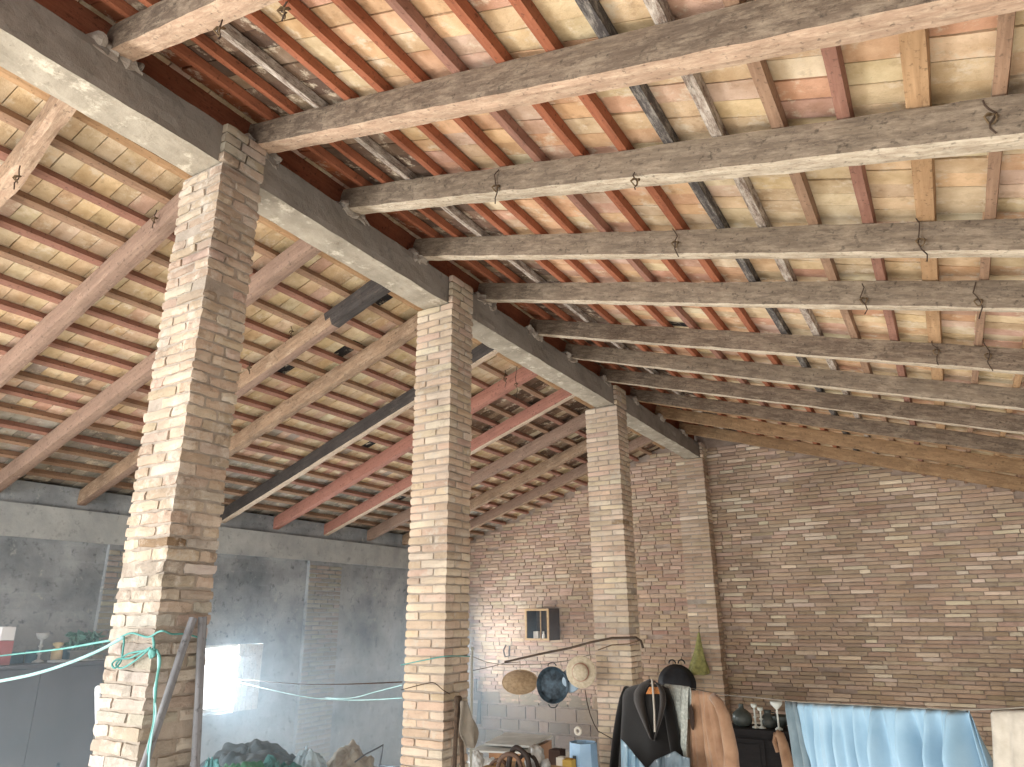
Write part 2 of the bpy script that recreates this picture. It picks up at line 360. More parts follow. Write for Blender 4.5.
# ------------------------------------------------------------------ brick pillars
def pillar(name, x1, y0, W, Dp, z1, label, mat, seed, amp, pal=None, ch=.061, z0=FLOOR, lean=0., warp=.0):
    r = random.Random(seed); mb = MB(); x0 = x1-W
    g = .009
    mb.box((x0+.014, y0+.014, z0), (x1-.014, y0+Dp-.014, z1-.01), 1)
    z = z0; k = 0
    while z < z1-.02:
        h = min(ch*r.uniform(.93, 1.07), z1-z); s1 = W*.66; s2 = Dp*.62; d1 = Dp*.36; d2 = W*.34
        A = [(0, 0, s1, d1), (s1, 0, W, s2), (W-s1, Dp-d1, W, Dp), (0, d1, d2, Dp)]
        if k % 2: A = [(W-a[2], a[1], W-a[0], a[3]) for a in A]
        # fill what each course leaves between its four bricks with the core
        sx = noise.noise(Vector((seed, z*3, 0)))*warp
        for q in A:
            if r.random() < (.035 if seed == 2 else .012): continue
            c = jit(r.choice(pal or PAL_PIL), .09, r)
            if r.random() < .03 and not pal: c = jit(tone('e6dfd2'), .05, r)
            if r.random() < .012: c = jit(tone('9a8772'), .1, r)
            if seed == 2 and z < 1.75+r.uniform(-.25, .25): c = jit(r.choice([tone('d6d4d0'), tone('c9c6c0'), tone('dedad4'), tone('bfb8ae')]), .1, r)  # lower bricks greyed: whitewash, plus haze painted into the colour
            cx = x0+(q[0]+q[2])/2+sx+r.uniform(-.004, .004); cy = y0+(q[1]+q[3])/2+r.uniform(-.004, .004)
            mb.rough_box((cx, cy, z+h/2), (q[2]-q[0]-g*r.uniform(.4, 1.2), q[3]-q[1]-g*r.uniform(.4, 1.2), h-g*r.uniform(.6, 1.25)), 0, c, (4, 4, 2), amp, .01, k*3.1+seed, Matrix.Rotation(r.uniform(-.02, .02), 3, 'Y'), 24)
        z += h; k += 1
    for i in range(4):       # the courses that run up beside the beam
        h = (RT-RB)/4
        for a, b in (((0, .55), (.55, 1)) if i % 2 else ((0, .4), (.4, 1))):
            mb.rough_box((x1-.024, y0+Dp*(a+b)/2, z1+h*(i+.5)), (.046, Dp*(b-a)-.008, h-.007), 0, jit(r.choice(PAL_PIL), .12, r), (1, 3, 2), amp*.7, .008, i+seed)
    return tag(mb.build(name, [mat, M['mortar']]), label, 'pillar')
pillar('brick_pillar', XR, 2.13, .375, .30, RB+.0, 'nearest brick pillar, large and crumbling, with turquoise rope tied round it', M['brick_first'], 2, .009, warp=.012)
pillar('brick_pillar', XR, 4.42, .38, .325, RB, 'pale brick pillar in the middle with a grey rag hanging on its side', M['brick_pillar'], 5, .005)
pillar('brick_pillar', XR, 7.98, .45, .34, RB, 'third brick pillar along the ridge beam, behind the dark jacket', M['brick_pillar'], 8, .004)
pillar('brick_pillar', XR, 11.67, .48, .30, RB, 'shallow brick pier against the end wall with a yellow-green bag on it', M['brick_wall'], 9, .004, PAL_END)
# pillar heads rising beside the beam
for y, dp, mt in ((2.13, .30, 'brick_first'), (4.42, .325, 'brick_pillar'), (7.98, .34, 'brick_pillar')): pass

# ------------------------------------------------------------------ rafters
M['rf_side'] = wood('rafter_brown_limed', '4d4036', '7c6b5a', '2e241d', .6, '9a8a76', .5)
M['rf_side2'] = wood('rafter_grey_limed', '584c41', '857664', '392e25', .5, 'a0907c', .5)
M['rf_bot'] = wood('rafter_flaked_whitewash_lit', '8f7e6a', 'b5a48e', '5e4f40', .5, 'd2c6b0', .7)  # real whitewash remains, plus light from below painted into the colour
M['rf_bot2'] = wood('rafter_pinkish_limewash_lit', '907762', 'b89a82', '66523f', .5, 'cbb49a', .55)  # limewash tone for undersides, paled further by painted light
M['rf_tan'] = wood('rafter_tan', '775e45', '9c7e5e', '42331f', .4, 'b1946f', .4)
RR = [(1.50, 1.15), (2.42, 1.99), (3.25, 2.73), (4.08, 3.68), (5.05, 4.42), (6.03, 5.6), (6.86, 6.6), (7.85, 7.45), (8.85, 8.5), (9.85, 9.55), (10.96, 10.7)]
rlab = ['first and nearest limewashed rafter on the right slope, cut by the top of the picture',
        'second limewashed rafter on the right slope, broad with a pinkish underside',
        'third limewashed rafter on the right slope, springing just past the nearest brick pillar',
        'fourth rafter on the right slope with a bright whitewashed lower edge',
        'fifth rafter on the right slope, springing above the middle brick pillar',
        'sixth rafter on the right slope, brown with knotted wires hanging from it',
        'seventh rafter on the right slope, mottled brown and close above the grey one',
        'eighth rafter on the right slope, dark grey with a thin pale lower edge',
        'ninth rafter on the right slope, dark, springing beyond the third brick pillar',
        'tenth rafter on the right slope, tan and speckled, last but one before the end wall',
        'last rafter on the right slope, tan-brown, lying close against the end wall']
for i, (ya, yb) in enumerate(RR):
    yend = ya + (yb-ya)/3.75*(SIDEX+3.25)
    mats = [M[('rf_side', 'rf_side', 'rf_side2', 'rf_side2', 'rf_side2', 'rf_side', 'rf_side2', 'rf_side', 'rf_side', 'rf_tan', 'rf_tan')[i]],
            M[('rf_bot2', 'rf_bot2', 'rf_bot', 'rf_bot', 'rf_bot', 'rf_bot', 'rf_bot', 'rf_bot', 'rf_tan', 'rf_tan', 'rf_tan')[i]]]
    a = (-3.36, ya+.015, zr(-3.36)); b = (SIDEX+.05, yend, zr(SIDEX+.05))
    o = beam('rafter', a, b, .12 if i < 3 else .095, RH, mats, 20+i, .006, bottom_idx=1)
    tag(o, rlab[i], 'rafter', 'rafters of the right slope')
M['lf_pink'] = wood('rafter_pinkish_brown', '7d6557', '98806e', '54443a', .4, 'c4a893', .15)
M['lf_red'] = wood('rafter_red_brown', '8c6052', 'a87868', '634940', .35)
M['lf_dark'] = wood('rafter_charred', '35302e', '55504c', '201d1c', .6, '8a7565', .15)
M['lf_tan'] = wood('rafter_tan_scaly', '7e6652', 'a48a70', '42332a', .6, 'b8a48c', .35)
M['lf_edge'] = wood('rafter_pale_edge', 'a08a76', 'cbb7a0', '7b6554', .35, 'e2d3be', .4)
RLf = [(1.48, 1.95, 'lf_tan', 'lf_bark', 'short rough rafter caked in mortar at the upper left corner'),
       (2.44, 2.62, 'lf_pink', 'lf_pink', 'pinkish-brown rafter left of the nearest pillar, crossing nearest the picture edge'),
       (3.40, 3.45, 'lf_pink', 'lf_pink', 'pinkish-brown rafter that drops to the wall top at the far left'),
       (4.22, 4.35, 'lf_tan', 'lf_pink', 'rafter passing behind the nearest pillar, charred black at its upper end'),
       (4.97, 5.06, 'lf_tan', 'lf_tan', 'tan scaly rafter right of the nearest pillar'),
       (6.00, 6.22, 'lf_dark', 'lf_edge', 'charred dark rafter reaching the wall just right of the nearest pillar'),
       (6.88, 7.12, 'lf_red', 'lf_red', 'red-brown rafter above the window, passing behind the middle pillar'),
       (7.88, 8.12, 'lf_red', 'lf_edge', 'red-brown rafter with a pale lower edge, passing behind the middle pillar'),
       (8.92, 9.10, 'lf_pink', 'lf_pink', 'greyish-purple rafter seen between the middle and third pillars'),
       (9.85, 10.02, 'lf_tan', 'lf_tan', 'straight tan rafter seen between the middle and third pillars'),
       (10.85, 10.85, 'lf_pink', 'lf_tan', 'last reddish rafter of the left slope, close under the end wall bricks')]
M['lf_bark'] = M['rf_bot2']
for i, (ya, yb, ms, mbm, lb) in enumerate(RLf):
    a = (-3.40, ya, zl(-3.40)); b = (WALLX-.1, yb, zl(WALLX-.1))
    o = beam('rafter', b, a, .10, RH, [M[ms], M[mbm]], 50+i, .012 if i in (0, 4) else .0035, bottom_idx=1)
    if i == 3:
        # the burnt upper end: a charred length of the same timber
        o.data.materials.append(M['lf_dark']); L = (Vector(a)-Vector(b)).length
        for p in o.data.polygons:
            if p.center.x > L*.80+.05*math.sin(p.center.z*40): p.material_index = 2
    tag(o, lb, 'rafter', 'rafters of the left slope')

# ------------------------------------------------------------------ battens
M['bt_orange'] = wood('batten_orange_red', '8a5038', 'a86a4c', '5e3828', .45, grain=1.4)
M['bt_red'] = wood('batten_red_brown', '875f50', 'a07866', '5c4238', .4, grain=1.4)
M['bt_brown'] = wood('batten_brown', '866a55', 'aa8a70', '56443a', .45, grain=1.2)
M['bt_tan'] = wood('batten_tan', '9b7a58', 'bf9c76', '6a4c38', .4, grain=1.1)
M['bt_dark'] = wood('batten_black_flaked', '3c3837', '57514e', '282524', .4, 'b8afa2', .45)
M['bt_white'] = wood('batten_flaked_white', '5c4c42', '80695a', '3a2f2a', .4, 'ddd3c4', .7)
words = ['first', 'second', 'third', 'fourth', 'fifth', 'sixth', 'seventh', 'eighth', 'ninth', 'tenth', 'eleventh', 'twelfth', 'thirteenth', 'fourteenth', 'fifteenth', 'sixteenth', 'seventeenth', 'eighteenth', 'nineteenth', 'twentieth']
CR = ['orange', 'orange', 'white', 'orange', 'orange', 'orange', 'red', 'orange', 'orange', 'dark', 'white', 'brown', 'red', 'tan', 'brown', 'tan', 'brown', 'tan', 'brown', 'brown']
CN = dict(orange='orange-red', dark='black flaking', red='red-brown', white='white-flecked', brown='brown', tan='tan')
WR = [.058]*13 + [.085] + [.05, .05, .05, .05, .05, .05]
for i, x in enumerate(BXR):
    zz = zr(x, RH-.003)
    up = Vector((SR, 0, 1)).normalized()
    o = beam('roof_batten', (x, BACKY+.02, zz), (x, ENDY-.02, zz), WR[i], BH, [M['bt_'+CR[i]]], 80+i, .003, up=up, seglen=.12, nw=2, nh=1, freq=3)
    tag(o, '%s wooden batten under the right slope tiles, %s counted down from the ridge beam' % (CN[CR[i]], words[i]), 'batten', 'battens of the right slope')
CL = ['brown', 'tan', 'brown', 'red', 'brown', 'red', 'brown', 'red', 'red', 'red', 'red', 'brown', 'red', 'brown', 'red', 'brown', 'brown', 'brown']
for i, x in enumerate(BXL):
    if x < WALLX+.02: continue
    zz = zl(x, RH-.003); up = Vector((-SL, 0, 1)).normalized()
    o = beam('roof_batten', (x, BACKY+.02, zz), (x, ENDY-.02, zz), .066, BH, [M['bt_'+CL[i]]], 120+i, .003, up=up, seglen=.12, nw=2, nh=1, freq=3)
    tag(o, '%s wooden batten under the left slope tiles, %s counted down from the ridge beam' % (CN[CL[i]], words[i]), 'batten', 'battens of the left slope')
rb_ = D.objects['ridge_beam']; rq = random.Random(5)
for i, (ya, yb) in enumerate(RR):
    mb = MB(); mb.rough_box((0, 0, 0), (.12, .24+rq.uniform(-.05, .08), .10), 0, seg=(7, 10, 6), amp=.045, rad=.03, seed=i*3, freq=19)
    o = mb.build('mortar_bed', M['mortar'], None, False); o.location = (-3.30, ya-.02+rq.uniform(-.04, .04), RT+.0); o.parent = rb_; o.matrix_parent_inverse = rb_.matrix_world.inverted()
o = beam('ridge_board', (-3.40, BACKY+.02, RT+.0), (-3.40, ENDY-.03, RT+.0), .03, .275, [M['bt_orange']], 77, .004, seglen=.12, freq=3); o.parent = rb_; o.matrix_parent_inverse = rb_.matrix_world.inverted(); tag(o, 'orange-brown board along the top of the ridge beam')
# ------------------------------------------------------------------ wires and rag ends tied to the rafters
M['wire'] = plain('rusty_wire', '2a211b', '4a3a2e', .8)
M['knot'] = plain('frayed_twine', '4a3c2c', '6e5a42', .95)
def wire_tie(px, py, y, ln, lb, seed):
    r = random.Random(seed); p = onY(px, py, y); root = empty('wire_tie', p, lb, 'wire', 'wire ends tied round the rafters')
    mb = MB(); pts = [Vector((r.uniform(-.006, .006)+.012*math.sin(k*1.3+seed), r.uniform(-.006, .006), -ln*k/7)) for k in range(8)]
    mb.tube(pts, .0035, 6); mb.build('strand', M['wire'], root)
    mb = MB(); pts = [Vector((.018*math.cos(a*.7)*(1+.3*math.sin(a*2)), .012*math.sin(a*1.3), -ln*.55+.02*math.sin(a*.7))) for a in range(14)]
    mb.tube(pts, .004, 6); mb.build('knot', M['knot'], root)
def ridx(k, x, side=1):
    ya, yb = RR[k]; return ya+(yb-ya)/3.75*(x+3.25)
for q, (px, py, k, ln, lb) in enumerate([
        (221, 20, 0, .10, 'knotted wire under the first right-hand rafter near the nearest pillar head'),
        (285, 2, 0, .08, 'curled wire under the first right-hand rafter at the top edge of the picture'),
        (496, 170, 2, .22, 'long dark wire looped round the third right-hand rafter above the middle pillar'),
        (635, 172, 2, .10, 'short wire end on the flank of the third right-hand rafter'),
        (987, 100, 2, .14, 'thin wire hanging down the third right-hand rafter at the far right'),
        (674, 228, 3, .20, 'dark wire strand crossing the fourth right-hand rafter left of its middle'),
        (916, 218, 3, .24, 'twisted wire crossing the fourth right-hand rafter on its right half'),
        (861, 284, 4, .20, 'thick black strand on the fifth right-hand rafter, left one of its two'),
        (974, 282, 4, .22, 'thick black strand on the fifth right-hand rafter at the right edge'),
        (933, 336, 5, .22, 'tangled wire on the brown sixth right-hand rafter, with an open loop'),
        (984, 338, 5, .24, 'straight dark wire on the sixth right-hand rafter at the right edge')]):
    y = RR[k][0]; 
    for _ in range(5):
        x = onY(px, py, y).x; y = ridx(k, x)-.075
    wire_tie(px, py, y, ln, lb, q)
for q, (px, py, y, ln, lb) in enumerate([(292, 326, 4.15, .12, 'wire hook on the left-hand rafter just right of the nearest pillar'), (250, 362, 4.1, .12, 'wire end low on the left-hand rafter beside the nearest pillar'),
        (505, 370, 6.75, .22, 'black strap over the red-brown left-hand rafter beside the middle pillar'), (516, 366, 6.7, .42, 'long wire dangling from the red-brown left-hand rafter beside the middle pillar'),
        (156, 210, 2.4, .14, 'bent wire on the pinkish left-hand rafter touching the nearest pillar'), (20, 165, 1.5, .16, 'looped wire on the rough mortar-caked rafter at the upper left')]):
    wire_tie(px, py, y, ln, lb, 30+q)

# ------------------------------------------------------------------ the washing line, its clothes
A_ = Vector((-3.2, 7.95, 0)); dl = Vector((3.8, -3.35, 0)).normalized(); nl = Vector((-dl.y, dl.x, 0)); dd_ = nl.dot(A_)
def pl(x, y, off=0): return onn(x, y, nl, dd_+off)
def sl(x, y, off=0): return (pl(x, y, off)-A_).dot(dl)
def P_(s, z, off=0): return A_ + dl*s + nl*off + Vector((0, 0, z))
M['line'] = plain('grey_cord', '6f6a60', '8b857a', .9)
mb = MB(); pts = [P_(sl(x, y), pl(x, y).z) for x, y in ((637, 690), (650, 684), (690, 688), (725, 695), (760, 698), (800, 702), (880, 706), (960, 710), (1000, 709), (1030, 707))] + [Vector((SIDEX-.01, 3.3, 1.32))]
mb.tube(pts, .004, 6); tag(mb.build('washing_line', M['line']), 'thin grey washing line running from the third pillar along the right-hand clothes', 'cord')
def drape(name, top, bot, drop, back, mat, fold, label, cat, seed=0, off=0., nu=70, nv=26, thick=.004, group=None, wid=1., edge=None, part_of=None):
    """a cloth over the line; top/bot: pixel x of its two edges at the line and at the picture's foot"""
    (xa, ya), (xb, yb) = top; s0, s1 = sl(xa, ya, off), sl(xb, yb, off); z0, z1 = pl(xa, ya, off).z, pl(xb, yb, off).z
    b0, b1 = sl(bot[0], 760, off), sl(bot[1], 760, off); zb = pl(bot[0], 760, off).z
    def fn(u, v):
        t = v*(1+back/drop)-back/drop     # negative: behind the line
        zt = z0+(z1-z0)*u+.006
        depth = abs(t)*drop; k = depth/max(.05, (zt-zb)); k = min(k, 1.6)
        s = s0+(s1-s0)*u; sb = b0+(b1-b0)*u
        e = edge(u, depth) if edge else 0
        s = s+(sb-s)*min(1.3, k)+e
        ph = noise.noise(Vector((u*3+seed, seed, depth*.5)))*1.6
        w = (.45+.9*u if name == 'bed_sheet' else 1)*sum(a*math.sin(2*math.pi*(f*u)+ph+q*1.7+.35*math.sin(depth*3+q)) for q, (f, a) in enumerate(fold))*min(1, .25+depth*3.)
        w += noise.noise(Vector((u*9, depth*5, seed)))*.008
        side = -1 if t >= 0 else 1
        rr = .012*min(1, depth*30)+.02*min(1, depth*2)
        return P_(s, zt-depth*wid, off+side*rr+w*(1 if t >= 0 else .6))
    mb = MB(); mb.grid(fn, nu, nv)
    o = mb.build(name, mat, None, True, solid=thick)
    return tag(o, label, cat, group)
M['blue'] = cloth('pale_blue_cotton', '84a4b8', '9cb9ca', 3, .2, .85)
M['bluewhite'] = M['blue']
drape('bed_sheet', ((796, 702), (968, 710)), ((806, 981)), 1.35, .5, M['blue'], [(3, .04), (8, .055), (15, .045), (27, .014)], 'large pale blue bed sheet hanging in folds over the washing line', 'sheet', 3, nu=170, nv=34)
M['greyblue'] = cloth('grey_blue_cotton', '5e7078', '77878e', 5)
drape('grey_cloth', ((785, 701), (797, 702)), ((795, 812)), 1.3, .3, M['greyblue'], [(2, .02), (5, .006)], 'narrow grey-blue cloth on the line against the left edge of the blue sheet', 'cloth', 5, nu=24)
M['towel'] = cloth('cream_terry', 'aaa294', 'c2bbad', 14, .8, .95, 260)
drape('cream_towel', ((992, 708), (1075, 706)), ((996, 1082)), .9, .5, M['towel'], [(2, .01), (5, .006)], 'cream towel on the washing line at the right edge of the picture', 'towel', 7, nu=40)
M['cord'] = cloth('tan_corduroy', '8a6a52', 'ab8a6e', 6, .5, .92, 60)
co_ = drape('corduroy_jacket', ((687, 688), (712, 691)), ((689, 731)), .85, .35, M['cord'], [(2.3, .03), (6, .012), (12, .004)], 'tan corduroy garment slung over the line beside the grey knitted top', 'garment', 9, off=-.05, nu=60)
mb = MB(); pts = [pl(x, y, -.12) for x, y in ((713, 697), (719, 704), (724, 716), (728, 735), (731, 752), (732, 775), (732, 800))]
mb.tube(pts, lambda t: .04+.03*t, 14); tag(mb.build('sleeve', M['cord'], co_, True))
mb = MB(); mb.lathe([(.0, 0), (.035, .002), (.05, .006), (.052, .0)], 20); 
o = mb.build('armhole', plain('dark_lining', '2a201a', '3a2c24', .95), co_); o.matrix_world = Matrix.Translation(pl(692, 717, -.125)) @ Matrix(((dl.x, 0, nl.x, 0), (dl.y, 0, nl.y, 0), (0, 1, 0, 0), (0, 0, 0, 1))) @ Matrix.Diagonal((.75, 2.1, -1, 1))
M['knit'] = cloth('pale_grey_knit', '8f958e', 'c3c8c0', 40, 1.0, .95, 90)
drape('knitted_top', ((665, 683), (690, 686)), ((676, 690)), .72, .3, M['knit'], [(2, .018), (4.5, .012)], 'pale grey knitted top hanging over the line between the dark jacket and the corduroy', 'garment', 12, off=-.09, nu=44,
      edge=lambda u, d: -.05*(1-u)*math.sin(min(1, d*3)*2.2))

# dark jacket on a hanger
M['jacket'] = cloth('dark_brown_wool', '0c0a08', '151210', 8, .5, .95, 140)
M['jacket2'] = cloth('brown_wool_collar', '1f1a16', '2b2520', 8, .5, .95, 140)
M['hang'] = wood('hanger_wood', 'b4713c', 'cf8c52', '8a5830', .2)
jo = -.16
jk = empty('dark_jacket', P_(sl(648, 690, jo), pl(648, 690, jo).z, jo), 'dark brown jacket on a wooden hanger in front of the third brick pillar', 'jacket')
def jl(x, y, o=0): return pl(x, y, jo+o) - jk.location
rows = [(684, 641, 656), (686, 632, 663), (689, 626, 667), (694, 624, 667), (702, 624.5, 667), (712, 624, 668), (724, 623.5, 670), (738, 623, 673), (752, 622, 676), (768, 621, 678), (800, 620, 680), (835, 619, 681)]
def torso(rows, dep=.11, n=36, wav=.012):
    vs = []; fs = []
    for i, (y, xa, xb) in enumerate(rows):
        a, b = jl(xa, y), jl(xb, y); c = (a+b)/2; hx = (b-a)/2; dp = dep*min(1, .35+.2*i)
        for k in range(n):
            g = 2*math.pi*k/n; cs, sn = math.cos(g), math.sin(g)
            cs = math.copysign(abs(cs)**.75, cs)
            w = wav*math.sin(5*g+i*.5)*min(1, i*.15)
            vs.append(c + hx*cs + nl*(dp*sn+w) )
    for i in range(len(rows)-1):
        for k in range(n): fs.append((i*n+k, (i+1)*n+k, (i+1)*n+(k+1) % n, i*n+(k+1) % n))
    fs.append(tuple(range(n)))
    return vs, fs
vs, fs = torso(rows); MB().add(vs, fs).build('jacket_body', M['jacket'], jk, True, sub=1)
for sx, pts in ((0, ((628, 690), (624, 700), (621, 715), (618.5, 732), (616.5, 750), (615, 768), (615, 800))), (1, ((664, 690), (668, 702), (671, 718), (674, 736), (677, 752), (679, 770), (681, 800)))):
    mb = MB(); mb.tube([jl(x, y, -.01) for x, y in pts], lambda t: .052+.012*t, 14); mb.build('sleeve', M['jacket'], jk, True)
def band(name, pa, pb, off, mat, parent, origin, th=.008, n=14):
    def fn(u, v):
        k = u*(len(pa)-1); i = min(int(k), len(pa)-2); f = k-i
        a = Vector(pa[i]).lerp(Vector(pa[i+1]), f); b = Vector(pb[i]).lerp(Vector(pb[i+1]), f); q = a.lerp(b, v)
        return pl(q[0], q[1], off-.03*math.sin(math.pi*v)) - origin
    mb = MB(); mb.grid(fn, n, 5); return mb.build(name, mat, parent, True, solid=th)
band('collar', [(650, 679), (640, 684), (634, 692), (634, 702), (640, 716), (650, 738)], [(652, 681), (647, 687), (644, 695), (645, 706), (648, 720), (653, 741)], jo-.12, M['jacket2'], jk, jk.location)
band('collar', [(652, 681), (660, 684), (665, 692), (666, 702), (663, 716), (655, 738)], [(655, 681), (658, 687), (660, 695), (660, 706), (658, 720), (654, 741)], jo-.12, M['jacket2'], jk, jk.location)
tag(band('strap', [(651, 679), (652, 690), (653.5, 712), (654, 732)], [(653, 679), (654, 690), (655.5, 712), (656, 732)], jo-.16, M['towel'], jk, jk.location, .003), 'pale strap')
hg = empty('wooden_hanger', P_(sl(653, 686, jo), pl(653, 686, jo).z, jo), 'orange-brown wooden hanger showing in the neck of the dark jacket', 'hanger')
def hl(x, y, o=0): return pl(x, y, jo+o) - hg.location
mb = MB(); a = [hl(646, 694, -.135), hl(662, 694, -.135), hl(659, 687, -.135), hl(649, 687, -.135)]
mb.add([*a, *[v+nl*.02 for v in a]], [(0,3,2,1),(4,5,6,7),(0,1,5,4),(1,2,6,5),(2,3,7,6),(3,0,4,7)]); mb.build('hanger_bar', M['hang'], hg)
mb = MB(); mb.tube([hl(654, 687, -.12), hl(654, 683, -.10), hl(652, 680.5, -.07), hl(650, 681, -.0), hl(650, 684, .13)], .003, 6); mb.build('hook', M['wire'], hg)
M['plastic'] = plain('pale_blue_plastic_film', '8fb0c4', 'a9c4d3', .3, 0, 9, .5)
M['plastic_dk'] = plain('smoky_plastic_film', '56646c', '6e7c84', .3, 0, 12, .8)
def film(name, prof, off, mat, label, seed):
    xs = [p[0] for p in prof]
    def fn(u, v):
        x = xs[0]+(xs[-1]-xs[0])*u; i = max(0, min(len(prof)-2, sum(1 for q in xs[1:-1] if q < x))); f = (x-prof[i][0])/(prof[i+1][0]-prof[i][0])
        yt = prof[i][1]+(prof[i+1][1]-prof[i][1])*f; y = yt+(815-yt)*v
        return pl(x, y, off+.025*noise.noise(Vector((u*7+seed, v*3, seed)))+.02*math.sin(u*19+v*3))
    mb = MB(); mb.grid(fn, 44, 16); return tag(mb.build(name, mat, None, True, solid=.002), label, 'plastic cover')
film('plastic_cover', [(621, 739), (627, 745), (634, 754), (645, 767)], -.38, M['plastic'], 'pale blue plastic cover hanging low in front of the dark jacket, left piece', 1)
film('plastic_cover', [(648, 768), (655, 760), (664, 756), (675, 751), (682, 756), (690, 758)], -.36, M['plastic_dk'], 'smoky grey plastic cover hanging low below the knitted top, right piece', 4)

# ------------------------------------------------------------------ pan, baskets and their pole
py_ = 7.62
M['iron'] = plain('blackened_pan_steel', '141c22', '43535e', .5, .3, 14, .3)
M['iron_dk'] = plain('dark_pan_steel', '15202a', '25323d', .45, .6)
M['straw'] = cloth('woven_straw', 'a89b84', 'c6baa2', 30, .9, .95, 70)
M['straw_dk'] = cloth('woven_straw_brown', '8a745a', 'ae9676', 24, .9, .95, 70)
M['pole'] = wood('dark_cane', '3a3028', '5c4c3e', '201a16', .4)
mb = MB(); mb.tube([onY(x, y, py_+o) for x, y, o in ((505, 662, .5), (540, 654, .3), (570, 648, .1), (590, 642.5, 0), (612, 638, 0), (636, 637.5, 0), (641, 641, .0), (643, 648, .02))], .013, 8)
tag(mb.build('hanging_cane', M['pole']), 'dark cane with a hooked end crossing the front of the third brick pillar', 'cane')
mb = MB(); mb.tube([onY(x, y, py_+.02) for x, y in ((598, 650), (612, 645), (628, 644), (641, 640))], .006, 6)
mb.tube([onY(x, y, py_+.02) for x, y in ((589, 644), (589.5, 652), (591, 660))], .004, 6)
tag(mb.build('twine', M['knot']), 'twine tied along the dark cane on the third pillar', 'cord')
def disc(name, px, py, y, rad, prof, mats, label, cat, yaw=0., pit=0., squash=1., group=None, extra=None, smooth=True, oname=None):
    p = onY(px, py, y); root = empty(name, p, label, cat, group)
    root.rotation_euler = (math.radians(90)+pit, 0, yaw)      # local +z looks towards the camera side (-y)
    mb = MB(); mb.lathe([(r*rad, z*rad) for r, z in prof], 40); o = mb.build(oname or 'body', mats, root, smooth); o.scale = (1, squash, 1)
    return root
pan = disc('paella_pan', 552.5, 685, py_, .19, [(.02, -.25), (.8, -.25), (.86, -.2), (1.0, .0), (1.03, .01), (1.02, .03), (.98, .01), (.84, -.17), (.78, -.2), (.02, -.2)], M['iron'], 'round dark blue-black paella pan hanging from the cane left of the third pillar', 'pan', yaw=math.radians(6), oname='pan_bowl')
for sg in (1, -1):
    mb = MB(); mb.tube([(.05*math.cos(a), sg*(.2+.035*math.sin(a)), .002) for a in [math.pi*k/8 for k in range(9)]], .005, 8); mb.build('handle', M['iron_dk'], pan, True)
bk = disc('straw_basket', 520, 682, py_+.35, .215, [(.02, .3), (.4, .27), (.75, .16), (.95, .04), (1.0, 0), (1.02, -.04), (.95, -.02), (.6, .1), (.02, .2)], M['straw_dk'], 'wide flat straw basket hanging on the cord left of the pan', 'basket', yaw=math.radians(20), pit=math.radians(-25), squash=.66, oname='woven_bowl')
mb = MB(); mb.tube([(.215*math.cos(a)*1.0, (.215*.66)*math.sin(a), .0) for a in [2*math.pi*k/36 for k in range(37)]], .008, 8); mb.build('rim', M['straw_dk'], bk, True)
hat = disc('straw_hat', 581, 672, py_, .165, [(.02, .48), (.3, .46), (.5, .38), (.56, .2), (.6, .06), (.8, .02), (1.0, .0), (1.02, -.02), (.8, -.01), (.5, .03), (.02, .3)], M['straw'], 'pale straw hat hanging from the cane beside the third pillar', 'hat', yaw=math.radians(14), oname='hat_body')
mb = MB(); mb.lathe([(.093, .012), (.096, .03), (.090, .045)], 30); tag(mb.build('hat_band', plain('faded_red_band', '9a6a5c', 'b07f6e', .9), hat, True), 'faded red band')
lid = disc('enamel_lid', 570, 681, py_+.07, .12, [(.02, .12), (.5, .1), (.9, .02), (1, 0), (.97, -.02), (.5, .05), (.02, .08)], plain('grey_blue_enamel', '7f93a3', '9fb2c0', .3), 'grey-blue enamel lid half hidden between the pan and the straw hat', 'lid', yaw=math.radians(10), oname='lid_plate')
mb = MB(); mb.tube([(0, 0, .012), (0, 0, .03), (.012, 0, .034), (-.012, 0, .034)], .008, 8); mb.build('knob', M['iron_dk'], lid)
for nm, pts, yy, rr, mt, lb in (
        ('hanging_string', [(471, 656), (486, 662), (500, 664.5), (520, 665), (545, 664), (566, 661), (590, 655)], 7.7, .005, 'line', 'pale cord from the middle pillar that carries the straw basket'),
        ('hanging_string', [(471, 671), (490, 667), (505, 663), (520, 662)], 7.8, .004, 'wire', 'dark cord below the pale one, right of the middle pillar'),
        ('dangling_rope', [(585, 690), (587, 702), (590, 714), (594, 724), (598, 731), (607, 736), (616, 741)], 7.85, .005, 'wire', 'thin dark rope dangling down and across the foot of the third pillar'),
        ('hanging_hook', [(506, 645), (503.5, 650), (505, 657), (509, 656), (509.5, 646)], 11.88, .014, 'pole', 'dark iron hook hanging on the end wall below the small cupboard')):
    mb = MB(); mb.tube([onY(x, y, yy) for x, y in pts], rr, 8); tag(mb.build(nm, M[mt]), lb, 'rope' if 'hook' not in nm else 'hook')
mb = MB(); mb.tube([onY(520, y, py_+.35) for y in (662, 666, 671)], .004, 6); tag(mb.build('basket_tie', M['line']), 'short pale tie holding the straw basket to its cord', 'cord')

